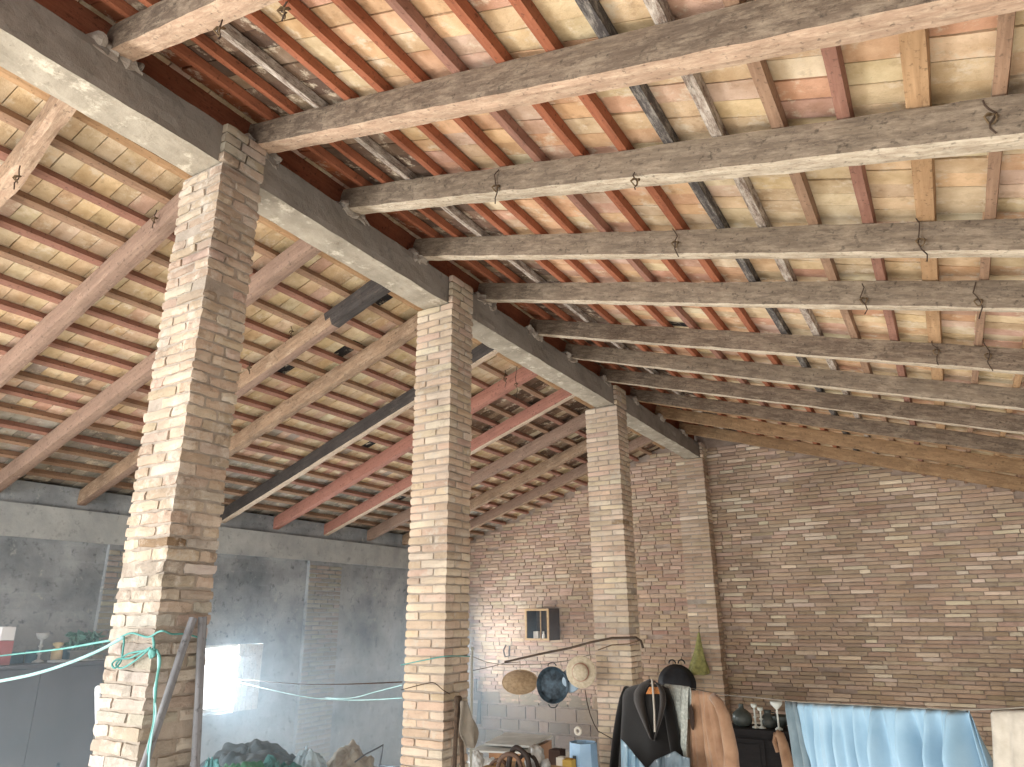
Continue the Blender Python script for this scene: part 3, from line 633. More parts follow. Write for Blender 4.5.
# small wall cupboard
cbx0, cbx1, cbz0, cbz1, cby = -6.60, -6.12, 1.20, 1.73, 11.52
cb = empty('wall_cupboard', (cbx0, cby, cbz0), 'small open wooden box cupboard fixed high on the end wall', 'cupboard'); W_, H_, D_ = cbx1-cbx0, cbz1-cbz0, ENDY-cby-.02
M['cb_dark'] = wood('dark_cupboard_wood', '3e3028', '5a473a', '241c17', .3); M['cb_pale'] = wood('pale_cupboard_frame', 'a98a63', 'c5a67c', '7a6044', .2)
mb = MB(); mb.box((0, .02, 0), (.02, D_, H_)).box((W_-.02, .02, 0), (W_, D_, H_)).box((.02, .02, 0), (W_-.02, D_, .02)).box((.02, .02, H_-.02), (W_-.02, D_, H_)).box((.02, D_-.015, .02), (W_-.02, D_, H_-.02)); mb.build('carcass', M['cb_dark'], cb)
mb = MB(); mb.box((0, -.005, 0), (.035, .02, H_)).box((W_-.035, -.005, 0), (W_, .02, H_)).box((.035, -.005, 0), (W_-.035, .02, .035)).box((.035, -.005, H_-.035), (W_-.035, .02, H_)); tag(mb.build('front_frame', M['cb_pale'], cb), 'pale wooden front frame')
mb = MB(); mb.box((W_*.52, .10, .02), (W_*.52+.018, .12, H_-.02)); mb.build('divider', M['cb_pale'], cb)
for x, w2, h2, c_, lb, nm in ((.19, .10, .13, 'b8b0a4', 'grey carton standing inside the wall cupboard', 'carton'), (.33, .05, .11, 'e6e2da', 'white bottle-like jar standing inside the wall cupboard', 'jar')):
    mb = MB()
    if nm == 'jar': mb.lathe([(.024, 0), (.026, .01), (.026, .075), (.014, .09), (.014, .11)], 20)
    else: mb.rough_box((0, 0, .065), (w2, .07, h2), seg=(2, 2, 2), amp=.002, rad=.003)
    o = mb.build(nm, plain(nm+'_paint', c_, c_, .5), None, nm == 'jar'); o.location = (cbx0+x, cby+.08, cbz0+.021); tag(o, lb, nm)
    if nm == 'jar': MB().lathe([(.016, .11), (.017, .112), (.017, .125), (.012, .128)], 20).build('cap', plain('jar_cap', 'cfcac0', 'cfcac0', .5), o, True)

# yellow-green bag on the shallow pier
bg_o = onY(699, 632, 11.56); M['yel'] = cloth('yellow_green_net', '6a6840', '98965c', 18, .8, .85, 40)
bag = empty('hanging_bag', bg_o, 'yellow-green cloth bag hanging by its neck on the shallow end-wall pier', 'bag')
vs = []; fs = []; n = 22; pr = [(0, .012), (-.06, .022), (-.16, .035), (-.3, .065), (-.42, .10), (-.54, .135), (-.60, .145), (-.63, .12)]
for i, (z, rr) in enumerate(pr):
    for k in range(n):
        g = 2*math.pi*k/n; q = rr*(1+.22*math.sin(5*g+i)*min(1, i*.25)); vs.append((-.03*i/3+q*1.15*math.cos(g), .6*q*math.sin(g), z+.012*math.sin(4*g+i)))
for i in range(len(pr)-1):
    for k in range(n): fs.append((i*n+k, (i+1)*n+k, (i+1)*n+(k+1) % n, i*n+(k+1) % n))
fs += [tuple(range(n)), tuple(range((len(pr)-1)*n, len(pr)*n))[::-1]]
MB().add(vs, fs).build('bag_body', M['yel'], bag, True, sub=1)
MB().tube([(0, 0, -.02), (.005, 0, .04), (0, .02, .08), (0, .10, .09)], .006, 6).build('neck_cord', M['knot'], bag)
# black rubber basket
M['rubber'] = plain('black_rubber', '1a1b1e', '2c2e32', .6)
tub = disc('rubber_basket', 677, 684, 11.30, .275, [(.02, .55), (.72, .55), (.8, .5), (1.0, .04), (1.04, .0), (1.0, -.03), (.95, .02), (.75, .44), (.02, .48)], M['rubber'], 'black rubber basket hanging on the end wall behind the knitted top', 'basket', yaw=math.radians(18), pit=math.radians(-12), oname='basket_bowl')
for x_ in (-.05, .09):
    mb = MB(); mb.tube([(x_+.05*math.cos(a), .29+.055*math.sin(a), .02) for a in [math.pi*k/8 for k in range(9)]], .011, 8); mb.build('handle', M['rubber'], tub, True)

# ------------------------------------------------------------------ black cabinet with glassware
M['blackwood'] = wood('black_lacquered_wood', '1b1a1b', '2b292a', '121112', .3)
cy0 = 10.7; c0 = onY(722, 727, cy0); c1 = onY(812, 729, cy0); ct = c0.z
cab = empty('black_cabinet', (c0.x, cy0, FLOOR), 'low black wooden cabinet standing against the end wall behind the clothes', 'cabinet'); cw = c1.x-c0.x; chh = ct-FLOOR
MB().box((0, 0, .08), (cw, .5, chh-.05)).build('cabinet_body', M['blackwood'], cab)
MB().rough_box((cw/2, .24, chh-.025), (cw+.06, .58, .05), seg=(6, 3, 1), amp=.001, rad=.008).build('cabinet_top', M['blackwood'], cab)
for k in range(2):
    x0 = .04+k*(cw/2-.02); dr = MB().box((x0, -.02, .14), (x0+cw/2-.08, -.001, chh-.12)).box((x0+.06, -.03, .20), (x0+cw/2-.14, -.02, chh-.18)).build('door', M['blackwood'], cab)
    MB().lathe([(.004, 0), (.012, .01), (.012, .02), (.004, .025)], 12).build('knob', M['iron_dk'], dr).location = (x0+cw/2-.11 if k == 0 else x0+.03, -.03, chh*.5)
for x, y in ((.04, .04), (cw-.04, .04), (.04, .46), (cw-.04, .46)): MB().box((x-.025, y-.025, 0), (x+.025, y+.025, .08)).build('leg', M['blackwood'], cab)
M['glass'] = plain('dusty_grey_glass', '4e5653', '6c7471', .25, 0, 8, .1, Transmission_Weight=.35)
M['china'] = plain('white_china', 'cfd6cf', 'e3e8e0', .3)
def on_top(name, px, prof, mt, lb, cat, yo=.2, n=24, s=1.):
    p = onY(px, 727, cy0+yo); o = MB().lathe([(r_*s, z_*s) for r_, z_ in prof], n).build(name, M[mt], None, True); o.location = (p.x, cy0+yo, ct+.001); return tag(o, lb, cat)
d_ = on_top('glass_demijohn', 743, [(.09, 0), (.13, .03), (.15, .10), (.14, .17), (.09, .22), (.04, .25), (.035, .30), (.045, .31)], 'glass', 'round grey glass demijohn at the left end of the black cabinet', 'bottle', s=.92)
on_top('glass_jug', 769, [(.07, 0), (.10, .03), (.11, .09), (.08, .14), (.045, .18), (.05, .22), (.055, .225)], 'glass', 'grey glass jug in the middle of the black cabinet top', 'jug')
MB().tube([(.05, 0, .20), (.10, 0, .19), (.12, 0, .13), (.10, 0, .08)], .008, 8).build('handle', M['glass'], bpy.data.objects['glass_jug'], True)
on_top('glass_bowl', 781, [(.05, 0), (.06, .02), (.12, .08), (.14, .15), (.135, .16), (.11, .09), (.03, .03)], 'glass', 'wide grey glass bowl at the right end of the black cabinet top', 'bowl', .26)
for px, hh, lb in ((756, .30, 'pale candlestick with two knops beside the demijohn'), (762, .26, 'shorter pale candlestick next to the glass jug')):
    c_ = on_top('candlestick', px, [(.05, 0), (.05, .015), (.015, .03), (.012, hh*.4), (.03, hh*.45), (.012, hh*.5), (.011, hh*.82), (.035, hh*.88), (.04, hh), (.02, hh+.005)], 'china', lb, 'candlestick', .12)
mb = MB().lathe([(.015, 0), (.03, .01), (.075, .06), (.08, .10), (.074, .10), (.06, .06), (.01, .02)], 24); o = mb.build('hanging_cup', M['china'], None, True); o.location = onY(777, 711, cy0+.05); tag(o, 'pale green-white bowl perched at the line beside the grey cloth', 'bowl')
o.location.z = ct+.02+.24; MB().lathe([(.05, -.255), (.05, -.24), (.012, -.22), (.012, -.02), (.02, .0)], 16).build('stem', M['china'], o, True)
mb = MB(); mb.tube([onY(x, y, cy0-.06) for x, y in ((776, 733), (780, 735), (783, 744), (787, 760), (790, 775))], lambda t: .05+.03*t, 12)
mb.tube([onY(x, y, cy0-.06) for x, y in ((776, 733), (774.5, 742), (778, 752))], .03, 10)
tag(mb.build('tan_cloth', M['cord'], None, True), 'crumpled tan cloth hanging on the front of the black cabinet', 'cloth')

# ------------------------------------------------------------------ rag and poles by the middle pillar, tool on the wall
M['rag'] = cloth('grey_rag', '6e675d', '8f877a', 10, .6)
xr_ = -3.10
def rg(x, y, o=0): return onX(x, y, xr_+o)
rag = empty('grey_rag', rg(457, 700), 'grey rag slung over an upright handle at the right side of the middle pillar', 'rag')
outl = [(700, 456, 460), (706, 455.5, 463), (713, 454.5, 467), (720, 454, 471), (728, 453, 474), (734, 455, 473.5), (740, 460, 471.5), (748, 465, 468)]
vs = []; fs = []; n = 16
for i, (y, xa, xb) in enumerate(outl):
    a, b = rg(xa, y), rg(xb, y)
    for k in range(n+1):
        u = k/n; vs.append(a.lerp(b, u)+Vector((.03+.022*math.sin(u*11+i*.5)+.02*math.sin(math.pi*u), 0, 0))-rag.location)
for i in range(len(outl)-1):
    for k in range(n): fs.append((i*(n+1)+k, (i+1)*(n+1)+k, (i+1)*(n+1)+k+1, i*(n+1)+k+1))
MB().add(vs, fs).build('rag_cloth', M['rag'], rag, True, solid=.012, sub=1)
for x0, x1, lb in ((457, 453.5, 'dark wooden handle standing left under the grey rag'), (459, 464, 'dark wooden handle standing right under the grey rag')):
    a, b = rg(x0, 702, .012), rg(x1, 790, .012); b2 = a+(b-a)*((a.z-FLOOR)/(a.z-b.z)); mb = MB(); mb.tube([a, a.lerp(b2, .5), b2], .016, 8)
    mb.lathe([(.017, -.01), (.02, 0), (.02, .03), (.012, .04)], 10, c=tuple(a)); tag(mb.build('tool_handle', M['pole']), lb, 'handle')
mb = MB(); a = onY(472, 650, 5.0); mb.tube([a, Vector((a.x, a.y, FLOOR))], .010, 10); mb.lathe([(.011, -.005), (.014, 0), (.014, .02), (.006, .025)], 10, c=tuple(a)); tag(mb.build('upright_rod', plain('pale_rod_paint', 'a5a79e', 'bcbdb4', .5)), 'thin pale upright rod at the right edge of the middle pillar', 'rod')
tl = empty('saw_tool', onY(479, 700, 11.86), 'dark long-bladed tool hanging on the end wall right of the middle pillar', 'tool')
o_ = tl.location
mb = MB(); q = [onY(x, y, 11.84)-o_ for x, y in ((478.5, 693), (480.5, 693), (480, 724), (476, 724))]; mb.add([*q, *[v+Vector((0, .03, 0)) for v in q]], [(0,3,2,1),(4,5,6,7),(0,1,5,4),(1,2,6,5),(2,3,7,6),(3,0,4,7)]); mb.build('blade', M['iron_dk'], tl)
mb = MB(); q = [onY(x, y, 11.82)-o_ for x, y in ((474, 679), (476, 679), (475.5, 692), (481, 692), (481, 700), (473.5, 700))]; mb.add([*q, *[v+Vector((0, .05, 0)) for v in q]], [tuple(range(5, -1, -1)), tuple(range(6, 12))]+[(i, (i+1) % 6, (i+1) % 6+6, i+6) for i in range(6)]); mb.build('grip', M['cb_dark'], tl)
o = MB().tube([(.035*math.cos(a), 0, .035*math.sin(a)) for a in [2*math.pi*k/20 for k in range(21)]], .016, 10).build('tape_roll', plain('white_tape', 'c9c2b4', 'ddd7ca', .6), None, True); o.location = onY(578, 731, 8.15); tag(o, 'small white ring-shaped roll hanging left of the third pillar foot', 'roll')

# ------------------------------------------------------------------ boards, carton, tangle, blue bin
bz = .25
M['board'] = plain('pale_board', 'a9aba6', 'c6c8c3', .7, 0, 5, .2); M['carton'] = cloth('brown_cardboard', '8a6548', 'a37c5a', 5, .2)
Q = [onZ(x, y, bz) for x, y in ((484, 744), (506, 733), (552.5, 736), (529.6, 746.6))]
cen = sum(Q, Vector())/4
ctn = empty('cardboard_carton', (cen.x, cen.y, FLOOR), 'tall brown cardboard carton under the pale boards beside the middle pillar', 'carton')
ins = [cen+(q-cen)*.86 for q in Q]; ins[2] = cen+(Q[2]-cen)*.97; ins[3] = cen+(Q[3]-cen)*.97
def slabq(mb, P, z0, z1, o=Vector((0, 0, 0)), mi=0):
    v = [Vector((p.x, p.y, z0))-o for p in P]+[Vector((p.x, p.y, z1))-o for p in P]
    return mb.add(v, [(0,3,2,1),(4,5,6,7),(0,1,5,4),(1,2,6,5),(2,3,7,6),(3,0,4,7)], mi)
slabq(MB(), ins, FLOOR, bz-.045, ctn.location).build('carton_body', M['carton'], ctn)
fl_ = [ins[3], ins[2], ins[2]+Vector((.14, -.05, 0)), ins[3]+Vector((.14, -.05, 0))]
slabq(MB(), [ins[0], ins[1], ins[1]+Vector((-.1, 0, 0)), ins[0]+Vector((-.1, 0, 0))], bz-.06, bz-.05, ctn.location).build('flap', M['carton'], ctn)
o = slabq(MB(), Q, bz-.012, bz+.008).build('pale_board', M['board']); tag(o, 'pale grey board lying topmost on the cardboard carton', 'board', 'pale boards on the carton')
Q2 = [onZ(x, y, bz-.035) for x, y in ((468, 751), (486, 744), (532, 747), (526, 753))]
o = slabq(MB(), Q2, bz-.045, bz-.028).build('pale_board', M['board']); tag(o, 'pale board lying lower and nearer, its left end reaching the grey rag', 'board', 'pale boards on the carton')
# tangle of hoops, belts and bags on a crate in front
cr = onZ(505, 790, -.02); ty = 5.9
M['hose'] = plain('dark_rubber_hose', '2a2422', '463c37', .6); M['hose_b'] = plain('brown_leather_strap', '4f3d33', '6d5648', .6)
M['bagw'] = plain('crumpled_white_plastic', '9a9b98', 'c4c6c4', .35, 0, 12, .8)
crate = empty('wooden_crate', (onY(478, 775, ty).x, ty, FLOOR), 'rough wooden crate heaped with hoops and bags in front of the carton', 'crate')
cwid = onY(553, 775, ty).x-crate.location.x; ctop = onY(515, 771, ty).z-FLOOR
for zz in [k*.13 for k in range(int(ctop/.13))]:
    MB().box((0, 0, zz+.01), (cwid, .018, zz+.11)).build('slat', M['cb_pale'], crate)
for x, y in ((0, .02), (cwid-.03, .02), (0, .4), (cwid-.03, .4)): MB().box((x, y, 0), (x+.03, y+.03, ctop-.02)).build('post', M['cb_pale'], crate)
MB().box((0, .02, ctop-.03), (cwid, .43, ctop-.01)).build('lid_board', M['cb_pale'], crate)
hoops = [((497, 775), (500, 760), (508, 754), (517, 757), (521, 768), (522, 785), .020, 'hose_b', 'brown leather hoop at the left of the tangle'),
         ((508, 775), (510, 757), (515, 748), (522, 751), (528, 760), (531, 785), .024, 'hose', 'tall dark hoop standing highest in the tangle'),
         ((486, 780), (490, 766), (497, 760), (505, 763), (508, 775), (509, 790), .016, 'hose_b', 'thin brown strap loop at the far left of the tangle'),
         ((516, 780), (518, 762), (524, 755), (533, 757), (538, 768), (539, 790), .018, 'hose', 'dark hoop at the right of the tangle, against white bags')]
for k, h in enumerate(hoops):
    p = [onY(x, y, ty+.06+.05*k) for x, y in h[:6]]; fine = []
    for i in range(len(p)-1):
        a0 = p[max(i-1, 0)]; a1 = p[i]; a2 = p[i+1]; a3 = p[min(i+2, len(p)-1)]
        for q in range(5):
            t = q/5; fine.append(.5*((2*a1)+(a2-a0)*t+(2*a0-5*a1+4*a2-a3)*t*t+(3*a1-a0-3*a2+a3)*t**3))
    fine.append(p[-1]); o = MB().tube(fine, h[6], 10).build('hose_loop', M[h[7]], None, True); tag(o, h[8], 'hoop', 'hoops and straps in the tangle')
def blob(name, c, size, mat, label, cat, seed, amp=.25, n=(26, 16), group=None, freq=2.2, crease=.06):
    vs = []; fs = []; nu, nv = n
    for j in range(nv+1):
        ph = math.pi*j/nv
        for i in range(nu):
            th = 2*math.pi*i/nu; d = Vector((math.sin(ph)*math.cos(th), math.sin(ph)*math.sin(th), math.cos(ph)))
            k = 1+amp*noise.noise(d*freq+Vector((seed, 0, 0)))+crease*abs(noise.noise(d*7+Vector((0, seed, 0))))*2-crease*.6*abs(math.sin(9*noise.noise(d*2.6+Vector((0, 0, seed)))))
            vs.append((d.x*size[0]*k, d.y*size[1]*k, d.z*size[2]*k))
    for j in range(nv):
        for i in range(nu): fs.append((j*nu+i, (j+1)*nu+i, (j+1)*nu+(i+1) % nu, j*nu+(i+1) % nu))
    o = MB().add(vs, fs).build(name, mat, None, True, sub=1); o.location = c; return tag(o, label, cat, group)
for k, (px, py, sz, lb) in enumerate(((476, 760, .085, 'crumpled white plastic bag at the left end of the crate'), (535, 757, .10, 'crumpled white plastic bag standing tallest at the right end of the crate'), (492, 764, .06, 'small crumpled white bag behind the thin brown strap'), (546, 764, .05, 'small crumpled pale bag at the outer right end of the crate'))):
    blob('plastic_bag', onY(px, py+2, ty+.28), (sz*.9, sz*.8, sz*1.15), M['bagw'], lb, 'bag', 5+k*3, .3, n=(30, 20), group='white bags on the crate', freq=3, crease=.14)
bp = onY(583, 742, 7.45); hb = bp.z-FLOOR
binn = empty('blue_bin', (bp.x, 7.45, FLOOR), 'light blue faceted bin with a dark open top at the foot of the third pillar', 'bin')
M['bin'] = plain('light_blue_plastic', '93b6d6', 'a9c8e2', .45); M['bin_in'] = plain('dark_bin_inside', '2b3033', '3a4044', .8)
n = 8; r0, r1 = .17, .145; vs = []; fs = []
rot0 = math.radians(12)
for z, rr in ((0, r0*1.1), (hb, r1), (hb, r1-.012), (hb-.1, r1-.018)):
    for k in range(n): g = 2*math.pi*k/n+rot0; vs.append((rr*math.cos(g), rr*math.sin(g), z))
for i in range(3):
    for k in range(n): fs.append((i*n+k, i*n+(k+1) % n, (i+1)*n+(k+1) % n, (i+1)*n+k))
fs.append(tuple(range(n))[::-1]); MB().add(vs, fs).build('bin_body', M['bin'], binn)
MB().lathe([(.12, 0), (.128, .01), (.01, .012)], 8).build('inner_disc', M['bin_in'], binn).location = (0, 0, hb-.09)  # dark disc closing the bin just below its rim
g = 2*math.pi*6/8+rot0-math.pi/8; a = Vector((math.cos(g), math.sin(g), 0)); tt = Vector((-a.y, a.x, 0)); sb = MB()
q = [a*.152+tt*s_+Vector((0, 0, z_)) for s_, z_ in ((-.018, hb-.34), (.018, hb-.34), (.018, hb-.11), (-.018, hb-.11))]
sb.add([*q, *[v+a*.014 for v in q]], [(0,3,2,1),(4,5,6,7),(0,1,5,4),(1,2,6,5),(2,3,7,6),(3,0,4,7)]); tag(sb.build('slot_plate', M['bin_in'], binn), 'dark vertical slot')
for px, py, w2, c_, nm, lb in ((569, 759, .05, 'b89a4e', 'yellow_carton', 'small mustard yellow carton in front of the blue bin'), (562, 757, .045, 'c9c5bb', 'white_carton', 'small white carton standing left of the mustard yellow one'), (557, 749, .07, '3a2a24', 'dark_box', 'dark brown box between the cardboard carton and the blue bin')):
    yy = 6.9 if 'dark' not in nm else 7.6; p = onY(px, py, yy); hh = p.z-FLOOR
    mb = MB().rough_box((0, 0, hh/2), (w2*2, w2*2, hh), seg=(2, 2, 6), amp=.002, rad=.004); mb.box((-w2*.6, -w2*.6, hh-.001), (w2*.6, w2*.6, hh+.006))
    o = mb.build(nm, plain(nm+'_card', c_, c_, .8)); o.location = (p.x, yy, FLOOR); tag(o, lb, 'box')

# ------------------------------------------------------------------ left bay: wardrobe, things on it, heap, ropes
M['ward'] = plain('grey_wardrobe_paint', '4c4e54', '5d5f66', .7, 0, 2, .1)
wx = -7.5; y_end = onX(106, 660, wx).y; zt_ = onX(60, 663, wx).z
wr = empty('grey_wardrobe', (wx, y_end, FLOOR), 'large dull grey wardrobe against the left wall at the picture edge', 'wardrobe'); wl = 3.2; wh = zt_-FLOOR
MB().box((-.68, -wl, .08), (-.025, 0, wh-.03)).build('wardrobe_body', M['ward'], wr)
MB().box((-.69, -wl, wh-.03), (0.02, .02, wh)).build('wardrobe_top', M['ward'], wr)
MB().box((-.66, -wl+.02, 0), (-.05, -.02, .08)).build('plinth', M['ward'], wr)
yd = onX(36, 700, wx).y - y_end; yd2 = yd-(0-yd)
for k, (a, b) in enumerate(((yd+.004, -.004), (2*yd+.004, yd-.004), (-wl+.01, 2*yd-.004))):
    dr = MB().box((-.025, a, .1), (0, b, wh-.04)).build('door', M['ward'], wr)
    MB().box((0, (a+b)/2-.01, wh*.5), (.02, (a+b)/2+.01, wh*.5+.12)).build('handle', M['iron_dk'], dr)
def onw(px, py, xo): return onX(px, py, wx-xo)
ztop = zt_+.001
def wbox(name, x0, x1, top_y, bot_z, xo, dp, c_, lb, cat, rough=.7, top_z=None, pn=None):
    a, b = onw(x0, 655, xo), onw(x1, 655, xo); z1 = onw((x0+x1)/2, top_y, xo).z
    mb = MB().rough_box((0, 0, 0), (dp, max(.03, b.y-a.y), z1-bot_z), seg=(2, 2, 2), amp=.001, rad=.004)
    mb.box((-dp*.3, -(b.y-a.y)*.3, (z1-bot_z)/2-.001), (dp*.3, (b.y-a.y)*.3, (z1-bot_z)/2+.003))
    o = mb.build(name, plain(name+'_card'+lb[:3], c_, c_, rough)); o.location = (wx-xo, (a.y+b.y)/2, (z1+bot_z)/2); return tag(o, lb, cat)
wbox('red_box', -8, 6, 641, ztop, .2, .2, 'a56a6c', 'dull red box on the wardrobe at the left edge, under the white one', 'box')
zz_ = onw(0, 641, .2).z
wbox('white_box', -8, 6, 627, zz_+.004, .2, .18, 'd6d7d8', 'white box standing on the red box at the left edge', 'box')
wbox('flat_board', 70, 106, 650, ztop+.09, .22, .3, '8f9494', 'flat grey board resting on the stacked slabs at the right end of the wardrobe', 'board')
wbox('white_slab', 73, 89, 659, ztop, .2, .24, 'c8cccd', 'whitish slab under the flat board, left one of two', 'slab')
wbox('white_slab', 90, 104, 659, ztop, .2, .24, 'bdc1c3', 'whitish slab under the flat board, right one of two', 'slab')
wbox('pale_block', 52, 68, 660, ztop, .12, .14, 'b9bfc2', 'low pale block on the wardrobe edge left of the slabs', 'block')
for x0, x1, ty_, c_, lb in ((12, 24, 652, '4b6878', 'blue-grey tin on the wardrobe, leftmost of the three'), (26, 38, 650, '567a8c', 'blue-grey tin on the wardrobe, middle one of the three'), (56, 69, 648, '4d7186', 'blue-grey tin on the wardrobe, rightmost of the three')):
    a, b = onw(x0, 655, .35), onw(x1, 655, .35); z1 = onw((x0+x1)/2, ty_, .35).z; rr = (b.y-a.y)/2; hh = z1-ztop
    o = MB().lathe([(rr*.96, 0), (rr, .005), (rr, hh-.02), (rr*1.03, hh-.018), (rr*1.03, hh), (.01, hh)], 22).build('round_tin', plain('tin_paint'+str(x0), c_, c_, .5), None, True); o.location = (wx-.35, (a.y+b.y)/2, ztop); tag(o, lb, 'tin', 'blue-grey tins on the wardrobe')
p = onw(40, 650, .28); z1 = onw(41, 633, .28).z; hh = z1-ztop
o = MB().lathe([(.05, 0), (.05, .012), (.013, .03), (.012, hh*.25), (.026, hh*.3), (.011, hh*.36), (.011, hh*.5), (.024, hh*.55), (.01, hh*.6), (.012, hh*.76), (.045, hh*.82), (.06, hh), (.05, hh), (.01, hh*.86)], 20).build('glass_goblet', plain('cloudy_glass', 'b9c0c2', 'd3d9da', .3), None, True)
o.location = (wx-.28, p.y, ztop); tag(o, 'tall cloudy goblet with a knobbed stem standing on the wardrobe', 'goblet')
p = onw(58, 648, .3); hh = onw(58, 642, .3).z-ztop
o = MB().lathe([(.03, 0), (.05, .02), (.05, hh-.07), (.02, hh-.05), (.045, hh-.03), (.05, hh-.01), (.01, hh)], 18, wob=.08).build('brass_ornament', plain('yellowish_brass', 'c9b48a', 'e0d0aa', .4), None, True); o.location = (wx-.3, p.y, ztop); tag(o, 'small yellowish ornament on the wardrobe right of the goblet', 'ornament')
M['leafy'] = cloth('dusty_green_leaves', '4f7a70', '6d968a', 12)
rr_ = random.Random(4); mb = MB(); a, b = onw(68, 645, .3), onw(98, 645, .3)
for k in range(110):
    c = Vector((wx-.3+rr_.uniform(-.08, .08), rr_.uniform(a.y, b.y), ztop+.14+rr_.uniform(0, .12))); d = Vector((rr_.uniform(-1, 1), rr_.uniform(-1, 1), rr_.uniform(-.4, .9))).normalized()*.05; e = d.cross(Vector((rr_.uniform(-1, 1), 1, .3))).normalized()*.018
    mb.add([c-d, c+e, c+d, c-e], [(0, 1, 2, 3)])
for k in range(10): 
    y_ = a.y+(b.y-a.y)*k/9; mb.tube([(wx-.3, y_, ztop+.10), (wx-.28, y_+.02, ztop+.2)], .004, 5)
tag(mb.build('trailing_foliage', M['leafy'], None, solid=.002), 'dusty green foliage lying on the flat board at the end of the wardrobe', 'plant')

# heap of bedding on a metal bedstead
M['hp1'] = cloth('slate_blanket', '4d5c66', '72828c', 6, .7); M['hp2'] = cloth('green_cloth', '44806a', '669c84', 6, .7); M['hp3'] = cloth('turquoise_cloth', '447376', '5f9092', 6, .7)
M['hp4'] = cloth('pale_blue_cloth', '8fa8b6', 'b4c8d3', 8, .7); M['hp5'] = cloth('beige_sacking', '8f8b80', 'b5b0a3', 8, .8)
hx = -5.6
def hb_(px, py, X=hx): return onX(px, py, X)
bed = empty('metal_bedstead', (hx-.6, hb_(200, 760).y-.1, FLOOR), 'dark metal bedstead under the heap of blankets and sacks', 'bed'); bl_ = hb_(398, 760).y-hb_(200, 760).y+.5; bzz = .62
M['bedm'] = plain('dull_metal_tube', '5a6068', '737a82', .45, .5)
MB().box((.02, .02, bzz-.06), (1.18, bl_-.02, bzz)).build('bed_base', M['bedm'], bed)
for x in (0, 1.2):
    for y in (0, bl_): MB().tube([(x, y, 0), (x, y, bzz+.12)], .02, 10).build('leg', M['bedm'], bed, True)
MB().tube([(0, bl_, bzz+.1), (.3, bl_, bzz+.1), (1.2, bl_, bzz+.1)], .016, 10).build('end_rail', M['bedm'], bed, True)
base = FLOOR+bzz
def heap(px0, px1, py, X, name, mt, lb, seed, dx=.35, grp=None, cr=.10):
    a, b = hb_(px0, 760, X), hb_(px1, 760, X); z1 = hb_((px0+px1)/2, py, X).z; h = z1-base
    return blob(name, (X, (a.y+b.y)/2, base+h*.30), (dx, (b.y-a.y)/2*1.02, h*.62), M[mt], lb, 'bedding', seed, .28, n=(60, 36), group=grp, crease=cr*1.5)
heap(196, 292, 741, -5.9, 'slate_blanket', 'hp1', 'slate-grey crumpled blanket at the top of the heap below the window', 21)
heap(262, 312, 749, -5.7, 'slate_blanket', 'hp1', 'smaller slate-grey bundle between the green cloth and the pale blue one', 27)
heap(214, 268, 753, -5.2, 'green_cloth', 'hp2', 'bright green cloth in front of the slate-grey blanket', 31, .25)
heap(250, 300, 756, -5.25, 'green_cloth', 'hp3', 'teal cloth beside the bright green one on the heap', 35, .25)
heap(196, 222, 758, -5.1, 'turquoise_cloth', 'hp3', 'turquoise cloth end at the left foot of the heap', 38, .2)
heap(286, 328, 748, -5.5, 'pale_blue_cloth', 'hp4', 'pale blue crumpled cloth in the middle of the heap', 41, .25)
heap(324, 372, 746, -5.5, 'beige_sack', 'hp5', 'beige sack slumped at the right end of the heap', 44, .3)
mb = MB(); mb.tube([hb_(x, y, -5.2) for x, y in ((355, 762), (366, 754), (378, 748), (383, 745), (382, 752), (380, 764))], .008, 8); tag(mb.build('bent_rod', M['bedm']), 'bent pale metal rod sticking up right of the beige sack', 'rod')
# ropes on the first pillar
M['turq'] = plain('turquoise_rope', '45847f', '6fa59f', .8); M['turq_p'] = plain('pale_turquoise_rope', '8fc0c2', 'b4d8d8', .8)
fy = 2.13-.022
def rope(name, pts, r_, mt, lb, cat='rope', n=8, grp=None):
    fine = []; p = [Vector(q) for q in pts]
    for i in range(len(p)-1):
        a0 = p[max(i-1, 0)]; a1 = p[i]; a2 = p[i+1]; a3 = p[min(i+2, len(p)-1)]
        for q in range(6):
            t = q/6; fine.append(.5*((2*a1)+(a2-a0)*t+(2*a0-5*a1+4*a2-a3)*t*t+(3*a1-a0-3*a2+a3)*t**3))
    fine.append(p[-1]); o = MB().tube(fine, r_, n).build(name, M[mt], None, True); return tag(o, lb, cat, grp)
F = lambda x, y, o=0: onY(x, y, fy-o)
S = lambda x, y: onX(x, y, XR+.02)
rope('turquoise_rope', [F(121, 637), F(132, 633), F(148, 637), F(158, 632), F(164, 631), S(172, 634), S(185, 634), S(197, 637), S(206, 640)], .0045, 'turq', 'turquoise rope tied round the nearest brick pillar at rope knot height')
rope('turquoise_rope', [F(122, 637), F(124, 640), F(123, 650), F(121, 661), F(115, 668, .02), F(112, 664, .02), F(118, 659, .01), F(130, 658), F(144, 651), F(150, 648), F(136, 660), F(122, 668), F(116, 664), F(128, 654), F(148, 650)], .0045, 'turq', 'turquoise rope loops drooping at the left corner of the nearest pillar')
rope('turquoise_rope', [F(153, 637), F(154, 645), F(153, 652), F(150, 652), F(156, 650), F(160, 660), F(157, 678), F(155, 700), F(154, 722), F(149, 745), F(147, 770), F(146, 800)], .006, 'turq', 'turquoise rope hanging down the front of the nearest pillar from its knot')
rope('turquoise_rope', [F(158, 655), F(158, 672), F(154, 692), F(156, 712), F(152, 735), F(149, 760), F(149, 800)], .004, 'turq_p', 'pale second strand of rope hanging beside the turquoise one')
blob('rope_knot', F(152, 653, .012), (.02, .016, .022), M['turq'], 'turquoise rope knot on the front of the nearest pillar', 'knot', 3, .3)
